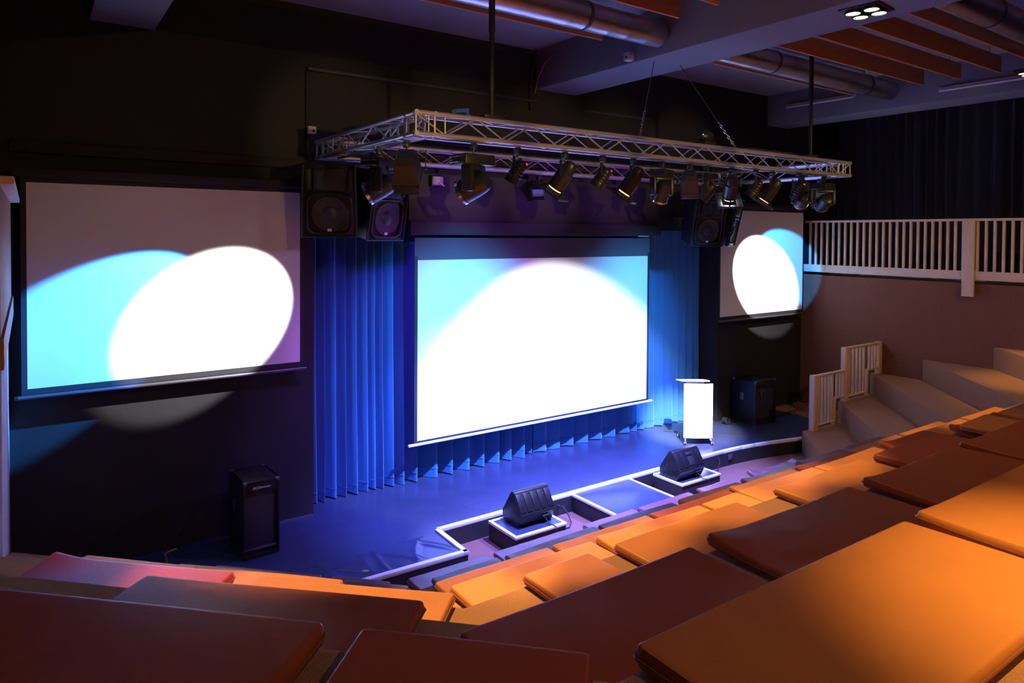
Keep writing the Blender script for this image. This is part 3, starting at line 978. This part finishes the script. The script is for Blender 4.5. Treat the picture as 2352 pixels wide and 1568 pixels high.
def flood(x, y, z, d, label, s=1.0):
    o = thing('flood_light', label, 'stage light', (x, y, z), 0, 'box floods on the truss')
    d = Vector(d).normalized()
    hook(o)
    ang = math.atan2(d.y, d.x) - PI / 2
    yoke(o, 0.30 * s, -0.07, -0.19 * s, ax=RZ(ang))
    A = T(0, 0, -0.19 * s) @ aim_matrix(d)
    t = MB()
    q = [(-0.075, -0.075), (0.075, -0.075), (0.075, 0.075), (-0.075, 0.075)]
    bm = bmesh.new()
    ring = []
    for sc, zz in ((0.8, 0.13), (1.12, 0.08), (1.38, -0.09), (1.46, -0.09), (1.46, -0.12), (1.30, -0.12), (0.9, 0.02)):
        ring.append([bm.verts.new((a * sc * s, b * sc * 1.15 * s, zz * s)) for a, b in q])
    for a, b in zip(ring, ring[1:]):
        for k in range(4):
            bm.faces.new((a[k], a[(k + 1) % 4], b[(k + 1) % 4], b[k]))
    bm.faces.new(ring[0][::-1])
    bm.faces.new(ring[-1])
    bmesh.ops.recalc_face_normals(bm, faces=bm.faces)
    t._merge(bm, A)
    t.build('housing', M_BLACKMETAL, o, smooth=20)
    MB().box((0, 0, -0.09 * s), (0.19 * s, 0.215 * s, 0.006), M=A).build('front_glass', M_LENS, o)
    for sy in (-1, 1):
        v = MB()
        v.box((0, sy * 0.12 * s, -0.145 * s), (0.2 * s, 0.006, 0.05 * s), 0.001, M=A @ RX(0))
        v.build('visor', M_BLACKMETAL, o)
    return o


YF = TY0 + rc         # front lower chord
YM = TY0 + 0.125
dn = (-0.18, 0.62, -0.76)
mh = []
mh.append(moving_head(3.12, 6.97, ZB + 0.0, D_LC, 'moving head under the truss end rail beside the flood lamp, throwing the cyan beam', lens=M_BLUELENS, base_rot=0.6, s=1.1))
flood(3.08, 6.22, ZB, (0.35, 0.5, -0.79), 'dark box flood lamp hanging at the truss corner by the hanging speakers', 1.25)
mh.append(moving_head(3.73, YM, ZB, D_LW, 'moving head with bright rim, first lamp of the front truss row', lens=M_WHITELENS, base_rot=0.1, s=1.12))
par(4.28, YM, ZB, (-0.30, 0.45, -0.84), 'ribbed LED par with red indicator next to the first moving head', r=0.078, L=0.25, led=True, ribs=4, name='led_par')
par(4.93, YM, ZB, (-0.30, 0.52, -0.80), 'long par can with warm lit rim and square frame, first of its kind', frame=True, r=0.095, L=0.35, lens=M_WARMLENS)
par(5.50, YM, ZB, (-0.35, 0.42, -0.83), 'LED par with glowing blue ring and red indicator', r=0.082, L=0.25, led=True, ribs=4, lens=M_BLUELENS, name='led_par')
par(6.00, YM, ZB, (-0.30, 0.50, -0.81), 'long par can with warm lit rim close to the blue-ringed lamp', frame=True, r=0.095, L=0.35, lens=M_WARMLENS)
mh.append(moving_head(6.52, YM + 0.02, ZB, D_CW, 'moving head at the truss middle washing the largest screen', lens=M_WHITELENS, base_rot=0.4, s=0.95))
flood(7.02, YM, ZB, (0.45, 0.45, -0.77), 'box flood lamp right of centre between the middle moving head and the brightest can'.replace('right of centre ', ''), 1.05)
mh.append(moving_head(7.42, YM + 0.06, ZB, (-0.35, 0.55, -0.76), 'dark moving head touching the brightest par can', base_rot=0.2, s=0.85, rim=False))
par(7.86, YM, ZB, Vector((9.85, 8.25, 0.85)) - Vector((7.86, YM, ZB - 0.2)), 'brightest par can, its frame glaring white above the lectern', frame=True, r=0.095, L=0.35, lens=M_WHITELENS)
par(8.40, YM, ZB, (-0.30, 0.45, -0.84), 'ribbed LED par with red indicator between the glaring can and a warm framed can', r=0.078, L=0.25, led=True, ribs=4, name='led_par')
par(8.78, YM, ZB, (-0.25, 0.52, -0.81), 'long par can with warm lit rim over the small-looking screen', frame=True, r=0.095, L=0.35, lens=M_WARMLENS)
par(9.28, YF, ZB, (0.15, 0.45, -0.88), 'ribbed LED par with red indicator at the balcony end of the truss', r=0.082, L=0.25, led=True, ribs=4, name='led_par')
mh.append(moving_head(9.68, YM + 0.10, ZB - 0.0, D_RC, 'moving head with domed lens, last but one on the front truss', lens=M_BLUELENS, base_rot=0.4, s=0.95))
mh.append(moving_head(10.15, YM + 0.02, ZB, D_RW, 'moving head with domed lens, last on the front truss row', lens=M_WHITELENS, base_rot=0.1))
flood(10.55, 6.35, ZB, (0.55, 0.3, -0.78), 'box flood lamp at the truss corner nearest the balcony'.replace('nearest', 'by'), 1.1)
flood(6.5, TY1 - 0.12, ZB, (-0.5, -0.5, -0.7), 'pale-fronted box lamp hanging from the rear truss rail', 0.9)

# light actually thrown by those lamps


def head_spot(h, d, half, power, col, blend=0.12, rad=0.02):
    p = h[1] @ Vector((0, 0, -0.18))
    return spot('beam_light', p, None, half, power, col, blend, rad, direction=d)


head_spot(mh[1], D_LW, 13.7, 2500, WHITE, 0.25)
head_spot(mh[0], D_LC, 13.6, 4300, CYAN, 0.25)
head_spot(mh[2], D_CW, 41.0, 620, (1.0, 0.97, 1.0), 0.22, 0.05)
head_spot(mh[5], D_RW, 14.2, 2200, WHITE, 0.15)
head_spot(mh[4], D_RC, 10.3, 3800, CYAN, 0.2)
pl = Vector((7.86, YM, ZB - 0.2))
dl = (Vector((9.85, 8.25, 0.85)) - pl).normalized()
spot('beam_light', pl + dl * 0.26, None, 11.5, 7000, (1.0, 0.97, 1.0), 0.8, 0.03, direction=dl)
for x, d, p, c in ((4.28, (0.0, 0.42, -0.9), 450, BLUE), (5.50, (0.05, 0.42, -0.9), 4800, BLUE), (8.40, (-0.08, 0.45, -0.89), 5000, BLUE), (9.28, (-0.3, 0.5, -0.86), 500, BLUE)):
    dd = Vector(d).normalized()
    spot('wash_light', Vector((x, YM, ZB - 0.21)) + dd * 0.2, None, 37, p, c, 0.7, 0.06, direction=dd)
# added cyan-blue wash, without fixtures, on the largest screen's upper corners
spot('wash_light', (5.2, YM + 0.05, ZB - 0.35), None, 31, 1300, (0.02, 0.45, 1.0), 1.0, 0.05, direction=(0.0, 0.79, -0.61))
spot('wash_light', (9.0, YM + 0.05, ZB - 0.35), None, 31, 900, (0.05, 0.42, 1.0), 1.0, 0.05, direction=(-0.05, 0.79, -0.61))
# added violet spots, without fixtures, tinting stage, wall and fascia
spot('wash_light', (3.1, 6.5, ZB - 0.5), None, 50, 350, VIOLET, 0.8, 0.08, direction=(0.45, 0.45, -0.75))
spot('wash_light', (9.0, TY0 + 0.35, ZB - 0.45), None, 30, 450, VIOLET, 0.9, 0.08, direction=(-0.85, 0.36, -0.38))
for x in (5.3, 6.8, 8.3):
    spot('wash_light', (x, TY0 + 0.4, ZB - 0.3), None, 21, 90, VIOLET, 0.9, 0.08, direction=(0.0, 1.0, 0.02))
# house downlights and the added warm fills
for loc, aim, half, p, bl in HOUSE_AND_FILL:
    spot('house_and_fill_light', loc, aim, half, p, WARM, bl, 0.05)

# ------------------------------------------------------------------ hanging loudspeakers


def pa(x, y, z, yaw, tilt, label, roll=0.0):
    """Front faces local -y. Origin at the top centre."""
    M = T(x, y, z) @ RZ(yaw) @ RX(tilt) @ RY(roll)
    o = thing('hanging_loudspeaker', label, 'loudspeaker', M=M)
    W, Hh, D = 0.62, 0.86, 0.56
    # tapered cabinet: front wider than the back
    poly = [(-W / 2, -D / 2), (W / 2, -D / 2), (W / 2 * 0.55, D / 2), (-W / 2 * 0.55, D / 2)]
    MB().prism(poly, -Hh, 0.0, bev=0.022, seg=3).build('cabinet', M_DKPLASTIC, o)
    yf = -D / 2
    # face outline ring, narrower at the top
    def ring_pts(sx, sz, y, cz=-Hh / 2, taper=0.06):
        pts = []
        for a, b in ((-1, -1), (1, -1), (1, 1), (-1, 1)):
            ww = sx * (1 - (taper if b > 0 else 0))
            pts.append((a * ww, y, cz + b * sz))
        return pts
    fr = MB()
    outer = ring_pts(W / 2, Hh / 2 - 0.005, yf - 0.02)
    fr.tube([outer[0], outer[1], outer[2], outer[3]], 0.018, 8, closed=True)
    fr.build('front_rim', M_DKPLASTIC, o)
    # waveguide horn recess
    def funnel(cx, cz, hw, hh, iw, ih, dep):
        bm = bmesh.new()
        r_ = []
        for (a, b, yy) in ((hw, hh, yf - 0.028), (hw * 0.93, hh * 0.93, yf - 0.012), (iw, ih, yf - 0.012 + 0.009)):
            r_.append([bm.verts.new((cx + sx * a, yy, cz + sz * b)) for sx, sz in ((-1, -1), (1, -1), (1, 1), (-1, 1))])
        for p_, q_ in zip(r_, r_[1:]):
            for k in range(4):
                bm.faces.new((p_[k], p_[(k + 1) % 4], q_[(k + 1) % 4], q_[k]))
        bm.faces.new(r_[-1])
        bmesh.ops.recalc_face_normals(bm, faces=bm.faces)
        return MB()._merge(bm)
    h1 = MB()
    h1.box((0, yf - 0.02, -0.18), (0.36, 0.03, 0.27), 0.03, seg=3)
    h1.build('horn_surround', M_DKPLASTIC, o)
    MB().box((0, yf - 0.034, -0.185), (0.29, 0.008, 0.2), 0.003).box((0, yf - 0.038, -0.185), (0.05, 0.006, 0.17), 0.002).build('horn', M_RUBBER, o)
    for s in (-1, 1):
        MB().box((s * 0.235, yf - 0.008, -0.18), (0.055, 0.03, 0.25), 0.012).build('bass_port', M_RUBBER, o)
    # woofer panel with rounded corners and lip
    lip = []
    a_, b_, cz = 0.255, 0.235, -0.585
    for k in range(48):
        t = 2 * PI * k / 48
        cx_, sx_ = math.cos(t), math.sin(t)
        q = 0.42
        lip.append((a_ * math.copysign(abs(cx_) ** q, cx_), yf - 0.015, cz + b_ * math.copysign(abs(sx_) ** q, sx_)))
    MB().tube(lip, 0.02, 8, closed=True).build('woofer_surround', M_DKPLASTIC, o)
    Mw = T(0, yf - 0.004, cz) @ RX(PI / 2)
    MB().lathe([(0.215, 0.0), (0.205, 0.016), (0.19, 0.016), (0.18, 0.006), (0.09, -0.0), (0.085, 0.006), (0.05, 0.022), (0, 0.028)], M=Mw, seg=32).build('woofer', M_CONE, o)
    MB().box((0.0, yf - 0.022, -0.775), (0.05, 0.008, 0.035), 0.004).build('badge', M_WHITEBOX, o)
    # bracket to the wall behind
    Mi = M.inverted()
    pb = M @ Vector((0, D / 2 - 0.02, -0.45))
    br_ = MB().cone(Mi @ pb, Mi @ Vector((pb.x, YW - 0.03, pb.z)), 0.025, 0.025, 12)
    br_.box((pb.x, YW - 0.017, pb.z), (0.16, 0.03, 0.22), 0.006, M=Mi)
    br_.build('wall_bracket', M_BLACKMETAL, o)
    return o


pa(2.98, 8.05, 4.80, math.radians(-24), math.radians(10), 'black loudspeaker of the pair by the bare wall, facing the angled benches')
pa(3.62, 8.15, 4.76, math.radians(20), math.radians(10), 'black loudspeaker of the pair by the bare wall, turned toward the stage middle')
pa(9.75, 8.05, 4.66, math.radians(-18), math.radians(12), 'black loudspeaker of the pair over the lectern curtain, facing the seats')
pa(10.42, 8.12, 4.66, math.radians(26), math.radians(12), 'black loudspeaker of the pair over the lectern curtain, turned to the balcony')

# ------------------------------------------------------------------ floor-standing subwoofers


def text_mesh(body, size, name, m, parent, M, shear=0.25, bold=0.006):
    cu = bpy.data.curves.new(name + '_curve', 'FONT')
    cu.body = body
    cu.size = size
    cu.shear = shear
    cu.extrude = 0.001
    cu.offset = bold * size
    cu.align_x = 'CENTER'
    tmp = bpy.data.objects.new(name, cu)
    COL.objects.link(tmp)
    dg = bpy.context.evaluated_depsgraph_get()
    me = bpy.data.meshes.new_from_object(tmp.evaluated_get(dg))
    bpy.data.objects.remove(tmp)
    bpy.data.curves.remove(cu)
    me.materials.clear()
    me.materials.append(m)
    o = bpy.data.objects.new(name, me)
    COL.objects.link(o)
    o.parent = parent
    o.matrix_local = M
    return o


def subwoofer(x, y, rotz, W, D, Hh, label, badge, side_handle):
    o = thing('subwoofer', label, 'speaker cabinet', (x, y, ZS + 0.001), rotz)
    m = MB()
    m.box((-W / 2 + 0.012, 0, Hh / 2 + 0.02), (0.024, D, Hh - 0.04), 0.004)
    m.box((W / 2 - 0.012, 0, Hh / 2 + 0.02), (0.024, D, Hh - 0.04), 0.004)
    m.box((0, 0, Hh - 0.012), (W, D, 0.024), 0.004)
    m.box((0, D / 2 - 0.012, Hh / 2 + 0.01), (W - 0.02, 0.024, Hh - 0.03), 0.003)
    m.box((0, 0, 0.035), (W, D, 0.03), 0.004)
    m.box((0, -D / 2 + 0.02, Hh - 0.075), (W - 0.03, 0.02, 0.12), 0.003)
    m.build('cabinet', M_DKPLASTIC, o)
    MB().box((0, -D / 2 + 0.05, Hh * 0.45), (W - 0.05, 0.012, Hh * 0.78), 0.003).build('front_grille', M_CONE, o)
    MB().box((0, -D / 2 + 0.035, 0.105), (W - 0.05, 0.05, 0.02), 0.004, rot=RX(0.5)).build('lower_ledge', M_DKPLASTIC, o)
    MB().box((0, 0, 0.012), (W - 0.02, D - 0.02, 0.022), 0.004).build('base_strip', M_STAGEFACE, o)
    for sx in (-1, 1):
        for sy in (-1, 1):
            MB().box((sx * (W / 2 - 0.022), sy * (D / 2 - 0.022), Hh - 0.018), (0.052, 0.052, 0.046), 0.014, seg=3).build('corner_protector', M_DKBAR, o)
    MB().lathe([(0, 0.002), (0.018, 0.002), (0.02, 0.005), (0.05, 0.005), (0.052, 0.0)], M=T(0.02, 0.02, Hh)).build('pole_socket', M_DKPLASTIC, o)
    if badge:
        text_mesh('EV', 0.04, 'badge_letters', M_BADGE, o, T(-0.075, -D / 2 + 0.0085, Hh - 0.095) @ RX(PI / 2), 0.2, 0.02)
        text_mesh('Eliminator', 0.034, 'badge_letters', M_BADGE, o, T(0.035, -D / 2 + 0.0085, Hh - 0.093) @ RX(PI / 2), 0.35, 0.012)
        MB().box((-0.042, -D / 2 + 0.009, Hh - 0.082), (0.004, 0.003, 0.05), rot=RY(0.35)).build('badge_slash', M_BADGE, o)
    if side_handle:
        MB().box((-W * 0.15, -D / 2 + 0.005, Hh * 0.72), (0.12, 0.018, 0.12), 0.004).build('handle_frame', M_DKBAR, o)
        MB().box((-W * 0.15, -D / 2 - 0.002, Hh * 0.72), (0.08, 0.012, 0.08), 0.003).build('handle_recess', M_RUBBER, o)
    MB().box((-W / 2 - 0.004, 0.05, Hh * 0.62), (0.012, 0.09, 0.14), 0.004).build('side_handle', M_DKBAR, o)
    return o


subwoofer(2.155, 8.31, math.radians(2), 0.41, 0.56, 0.88, 'tall black speaker cabinet with pale lettering standing on stage below the wide screen', True, False)
subwoofer(11.85, 8.46, math.radians(-2), 0.62, 0.55, 0.86, 'black speaker cabinet with square handle plate in the dark corner behind the lectern', False, True)
tag(MB().tube([(1.24, 8.36, ZS), (1.22, 8.36, ZS + 0.16), (1.26, 8.33, ZS + 0.19), (1.33, 8.32, ZS + 0.2)], 0.012, 8).build('bent_tube', M_BROWNWOOD), 'small bent metal tube sticking up from the dark stage floor beside the tall subwoofer', 'tube')
o = thing('cable_reel', 'small black cable drum with a chrome rim on the floor behind the lectern', 'reel', (11.2, 8.62, ZS + 0.0))
MB().cone((0, -0.04, 0.07), (0, 0.06, 0.07), 0.065, 0.065, 20).build('drum', M_RUBBER, o)
rm = MB().tube([(0.062 * math.cos(t * PI / 12), -0.046, 0.07 + 0.062 * math.sin(t * PI / 12)) for t in range(24)], 0.006, 6, closed=True)
rm.build('rim', M_CHROME, o)
MB().box((0.16, 0.02, 0.012), (0.3, 0.03, 0.024), 0.004).build('foot', M_RUBBER, o)

# ------------------------------------------------------------------ lectern
lec = thing('lectern', 'white lectern on castors lit glaring white at the curtain end of stage', 'lectern', (9.80, 8.22, ZS), -YAW)
pm = MB().grid(lambda u, v: (-0.255 + 0.51 * u, -0.21 - 0.02 * math.sin(PI * u), 0.12 + 0.96 * v), 14, 3)
pm.grid(lambda u, v: (-0.255 + 0.51 * u, -0.186 - 0.02 * math.sin(PI * u), 0.12 + 0.96 * v), 14, 3)
bmesh.ops.remove_doubles(pm.bm, verts=pm.bm.verts, dist=0.0001)
pm.bm.free()
pm = MB()
bm = bmesh.new()
N = 14
rows = []
for zz in (0.12, 1.08):
    rows.append([bm.verts.new((-0.255 + 0.51 * i / N, -0.21 - 0.025 * math.sin(PI * i / N), zz)) for i in range(N + 1)] + [bm.verts.new((0.255 - 0.51 * i / N, -0.19 - 0.025 * math.sin(PI * i / N), zz)) for i in range(N + 1)])
n_ = len(rows[0])
bm.faces.new(rows[0][::-1])
bm.faces.new(rows[1])
for k in range(n_):
    bm.faces.new((rows[0][k], rows[0][(k + 1) % n_], rows[1][(k + 1) % n_], rows[1][k]))
bmesh.ops.recalc_face_normals(bm, faces=bm.faces)
pm._merge(bm)
pm.build('front_panel', M_LECTERN, lec)
MB().box((-0.06, -0.02, 1.10), (0.50, 0.44, 0.022), 0.006, rot=RX(-0.16)).build('desk_top', M_LECTERN, lec)
MB().box((0, 0.02, 0.6), (0.30, 0.10, 0.95), 0.01).build('column', M_LECTERN, lec)
for s in (-1, 1):
    pts = [(s * 0.04, 0.0, 0.17), (s * 0.14, -0.06, 0.16), (s * 0.20, -0.16, 0.12), (s * 0.235, -0.24, 0.075)]
    MB().tube(pts, 0.018, 8).build('front_foot', M_CHROME, lec)
    pts = [(s * 0.04, 0.0, 0.17), (s * 0.14, 0.08, 0.15), (s * 0.235, 0.24, 0.075)]
    MB().tube(pts, 0.018, 8).build('rear_foot', M_CHROME, lec)
    for yy in (-0.24, 0.24):
        c = MB()
        for dx in (-0.014, 0.014):
            c.cone((s * 0.24 + dx - 0.007, yy, 0.032), (s * 0.24 + dx + 0.007, yy, 0.032), 0.031, 0.031, 16)
        c.cone((s * 0.24, yy, 0.05), (s * 0.24, yy, 0.085), 0.012, 0.012, 8)
        c.build('castor', M_DKBAR, lec)
    MB().box((s * 0.21, -0.232, 0.165), (0.008, 0.008, 0.03), 0.002).build('screw', M_RUBBER, lec)

# ------------------------------------------------------------------ pine stair railing at the tier ends
rail = thing('stair_railing', 'stepped pale pine railing with two panels at the ends of the carpeted steps', 'railing', (11.72, 7.10, 0.4))
oz = 0.4


def rbox(nm, x0, x1, z0, z1, w=0.05, y=0.0, m=M_PINE, bev=0.004):
    MB().box(((x0 + x1) / 2 - 11.72, y, (z0 + z1) / 2 - oz), (x1 - x0, w, z1 - z0), bev).build(nm, m, rail)


rbox('post', 11.64, 11.79, 0.402, 1.415, 0.10)
rbox('post', 12.68, 12.80, 0.802, 1.835, 0.10)
rbox('post', 13.93, 14.03, 1.203, 1.835, 0.10)
rbox('top_rail', 11.79, 12.68, 1.375, 1.41, 0.075, m=M_PINE)
rbox('top_rail', 12.80, 13.93, 1.795, 1.83, 0.075)
rbox('bottom_rail', 11.79, 12.40, 0.475, 0.505, 0.06)
rbox('bottom_rail', 12.32, 12.68, 0.895, 0.925, 0.06)
rbox('riser_post', 12.34, 12.40, 0.41, 0.90, 0.06)
rbox('bottom_rail', 12.80, 13.56, 0.875, 0.905, 0.06)
rbox('bottom_rail', 13.50, 13.93, 1.30, 1.33, 0.06)
rbox('riser_post', 13.50, 13.56, 0.81, 1.30, 0.06)
for x, z0 in ((11.86, .505), (11.975, .505), (12.09, .505), (12.205, .505), (12.31, .505), (12.46, .925), (12.58, .925)):
    rbox('baluster', x - 0.018, x + 0.018, z0, 1.378, 0.045, bev=0.006)
for x, z0 in ((12.90, .905), (13.03, .905), (13.16, .905), (13.29, .905), (13.42, .905), (13.62, 1.33), (13.74, 1.33), (13.85, 1.33)):
    rbox('baluster', x - 0.018, x + 0.018, z0, 1.798, 0.045, bev=0.006)

# ------------------------------------------------------------------ balcony railing
br = thing('balcony_railing', 'long pale pine balcony railing above the brown carpeted wall', 'railing', (14.0, 8.7, 3.16))


def bbox(nm, y0, y1, z0, z1, w, x=0.0, m=M_PINE, bev=0.004):
    MB().box((x, (y0 + y1) / 2 - 8.7, (z0 + z1) / 2 - 3.16), (w, y1 - y0, z1 - z0), bev).build(nm, m, br)


bbox('top_rail', 2.6, 8.72, 4.235, 4.28, 0.09, m=M_PINE_H)
bbox('bottom_board', 2.6, 8.78, 3.17, 3.33, 0.045, x=-0.0, m=M_PINE_H)
bbox('post', 5.40, 5.60, 2.87, 4.24, 0.05, x=-0.05)
bbox('post', 2.7, 2.9, 2.87, 4.24, 0.05, x=-0.05)
yy = 8.62
for i in range(24):
    bbox('baluster', yy - 0.022, yy + 0.022, 3.33, 4.237, 0.044, x=0.0, bev=0.006)
    yy -= 0.131
yy = 5.375
for i in range(19):
    if not (2.65 < yy < 2.95):
        bbox('baluster', yy - 0.022, yy + 0.022, 3.33, 4.237, 0.044, x=0.0, bev=0.006)
    yy -= 0.136
# fairy-light cord on the balcony floor behind the railing
fl_ = MB().tube([(14.45 + 0.05 * math.sin(i * 1.7), 8.4 - i * 0.12, 3.125 + 0.02 * abs(math.sin(i * 2.1))) for i in range(26)], 0.014, 6)
for i in range(0, 26, 2):
    fl_.box((14.45 + 0.05 * math.sin(i * 1.7), 8.4 - i * 0.12, 3.16), (0.06, 0.07, 0.05), 0.01)
tag(fl_.build('fairy_lights', M_WHITEBOX), 'pale cord of small lamps lying on the balcony floor behind the balusters', 'cord')
# mirrored railing seen edge-on along the grey side wall
lr = thing('balcony_railing', 'dark-looking wooden railing seen edge-on at the grey side wall', 'railing', (-0.12, 8.05, 3.16))
MB().box((-0.02, -1.6, 1.08), (0.16, 3.2, 0.045), 0.006).build('top_rail', M_PINE_H, lr)
MB().box((-0.018, -1.6, 0.09), (0.05, 3.2, 0.18), 0.004).build('bottom_board', M_BROWNWOOD, lr)
for i in range(24):
    MB().box((-0.03, -0.1 - 0.131 * i, 0.62), (0.044, 0.044, 0.88), 0.006).build('baluster', M_BROWNWOOD, lr)

# ------------------------------------------------------------------ ceiling services
DZ, DR = 6.51, 0.165


def duct(x0, x1, y, label, z=DZ, r=DR, hanger=None):
    o = thing('air_duct', label, 'duct', (x0, y, z))
    m = MB()
    L = x1 - x0
    prof = []
    n = int(L / 0.3)
    for i in range(n + 1):
        zz = L * i / n
        prof += [(r, zz), (r + 0.0008, zz + 0.006), (r, zz + 0.012)]
    m.lathe([(0.0, 0.0)] + prof[:-2] + [(r, L - 0.02), (r * 0.96, L), (0.0, L)], M=RY(PI / 2), seg=32)
    m.build('spiral_pipe', M_GALV, o)
    for h in (hanger or []):
        b = MB().lathe([(r + 0.004, -0.02), (r + 0.010, -0.02), (r + 0.010, 0.02), (r + 0.004, 0.02)], M=T(h - x0, 0, 0) @ RY(PI / 2), seg=32)
        b.cone((h - x0, 0, r), (h - x0, 0, ZC - z), 0.006, 0.006, 8)
        b.build('hanger_band', M_DKBAR, o)
    return o


duct(1.25, 6.62, 6.2, 'silver air duct along the ceiling above the truss, before the thick grey beam', hanger=[3.0, 5.35])
duct(7.52, 12.45, 6.2, 'silver air duct beyond the thick grey beam, above the balcony end', hanger=[9.0, 11.6])
duct(7.52, 12.6, 3.38, 'silver air duct near the lamp cluster, parallel to the orange boards', hanger=[9.0, 11.4])


def baffle(x0, x1, y, z0, label, group):
    o = MB().box(((x0 + x1) / 2, y, z0 + 0.125), (x1 - x0, 0.035, 0.25), 0.003)
    r = thing('ceiling_board', label, 'board', ((x0 + x1) / 2, y, z0))
    MB().box((0, 0, 0.125), (x1 - x0, 0.035, 0.25), 0.003).build('panel', M_BAFFLE, r)
    o.bm.free()
    for s in (-0.42, 0.42):
        MB().cone(((x1 - x0) * s, 0, 0.25), ((x1 - x0) * s, 0, ZC - z0), 0.006, 0.006, 6).build('hanging_rod', M_DKBAR, r)
    tag(r, group=group)
    return r


baffle(1.4, 6.02, 6.62, 6.43, 'orange wooden board behind the silver duct, stage side of the near bay', 'hanging ceiling boards')
baffle(1.4, 6.2, 5.50, 6.46, 'orange wooden board in front of the silver duct, before the thick beam', 'hanging ceiling boards')
baffle(1.4, 6.2, 4.94, 6.46, 'orange wooden board cut by the top picture edge beside the thick beam', 'hanging ceiling boards')
baffle(7.62, 11.98, 6.62, 6.45, 'orange wooden board behind the far silver duct, over the truss end', 'hanging ceiling boards')
for i, (y, lab) in enumerate(((5.58, 'orange wooden board beyond the thick beam, first counting from the far silver duct'), (5.02, 'orange wooden board beyond the thick beam, second counting from the far silver duct'), (4.46, 'orange wooden board beyond the thick beam, third counting from the far silver duct'), (3.90, 'orange wooden board beyond the thick beam, fourth and last before the lamp-side duct'))):
    baffle(7.62, 12.3, y, 6.48, lab, 'hanging ceiling boards')


def cluster(x, y, z, label, rot, up_):
    o = thing('lamp_cluster', label, 'ceiling lamp', (x, y, z), rot)
    MB().box((0, 0, -0.03), (0.40, 0.40, 0.03), 0.006).build('housing', M_BLACKMETAL, o)
    MB().box((0, 0, -0.03 + up_ / 2), (0.10, 0.10, up_), 0.004).build('mount', M_BLACKMETAL, o)
    for sx in (-1, 1):
        for sy in (-1, 1):
            c = MB().lathe([(0.075, -0.04), (0.08, -0.045), (0.08, -0.075), (0.07, -0.075)], M=T(sx * 0.09, sy * 0.09, 0))
            rg = c.build('lamp_ring', M_BLACKMETAL, o)
            MB().lathe([(0, -0.07), (0.07, -0.066), (0.072, -0.05)], M=T(sx * 0.09, sy * 0.09, 0)).build('lamp', M_HOUSELAMP, o)
    return o


cluster(6.99, 3.73, 6.28, 'square cluster of four lit warm lamps under the thick grey beam', 0.1, 0.02)
cluster(12.0, 3.93, 6.40, 'lit lamp cluster hanging on wires near the far tube lights', 0.1, 0.45)


def tube_light(y0, y1, z, label):
    o = thing('tube_light', label, 'tube light', (12.66, (y0 + y1) / 2, z))
    L = y1 - y0
    MB().box((0.03, 0, 0.02), (0.05, L, 0.05), 0.006).build('housing', M_TUBE, o)
    MB().cone((-0.015, -L / 2 + 0.02, -0.02), (-0.015, L / 2 - 0.02, -0.02), 0.019, 0.019, 12).build('tube', M_WHITEBAR, o)
    return o


tube_light(6.93, 8.38, 6.57, 'unlit tube light on the far beam under the duct end')
tube_light(4.0, 5.50, 6.43, 'unlit tube light on the far beam below the orange boards')
# small boxes
o = thing('sensor_box', 'small white sensor box on the black wall at the truss end', 'sensor', (3.0, YW - 0.05, 5.27))
MB().box((0, 0, 0), (0.11, 0.09, 0.10), 0.01).build('case', M_WHITEBOX, o)
MB().cone((0.015, -0.045, -0.01), (0.015, -0.052, -0.01), 0.017, 0.017, 10).build('eye', M_RUBBER, o)
o = thing('sensor_box', 'small white sensor box on the side of the thick grey beam below the duct', 'sensor', (6.60, 6.72, 6.33))
MB().box((0, 0, 0), (0.10, 0.11, 0.11), 0.01).build('case', M_WHITEBOX, o)
MB().cone((-0.05, 0, -0.01), (-0.057, 0, -0.01), 0.014, 0.014, 10).build('eye', M_RUBBER, o)
o = thing('wall_lamp', 'small violet-lit floodlight box on the fascia between truss lamps', 'lamp', (4.78, 8.70, 4.70))
MB().box((0, 0, 0), (0.20, 0.09, 0.16), 0.012).build('case', M_BLACKMETAL, o)
MB().box((0, -0.048, 0.0), (0.16, 0.006, 0.12), 0.002).build('glass', M_WHITEBOX, o)
MB().box((0, 0.05, -0.03), (0.06, 0.08, 0.03), 0.004).build('bracket', M_BLACKMETAL, o)
MB().tube([(-0.02, -0.06, 0.01), (0.05, -0.06, -0.05), (0.09, -0.055, -0.07)], 0.012, 6).build('handle', M_WHITEBAR, o)
# cables where beam meets wall
tag(MB().tube([(6.62, 8.62, 6.80), (6.58, 8.75, 6.72), (6.53, 8.80, 6.5), (6.52, 8.82, 6.2), (6.53, 8.82, 5.9)], 0.022, 8).build('conduit_cable', M_RUBBER), 'black cable bending down the corner of thick beam and wall', 'cable')
tag(MB().tube([(6.62, 8.35, 6.70), (6.60, 8.55, 6.62), (6.58, 8.70, 6.4), (6.59, 8.80, 6.18)], 0.010, 8).build('orange_cable', M_ORANGECABLE), 'thin orange cable hanging at the corner of thick beam and wall', 'cable')
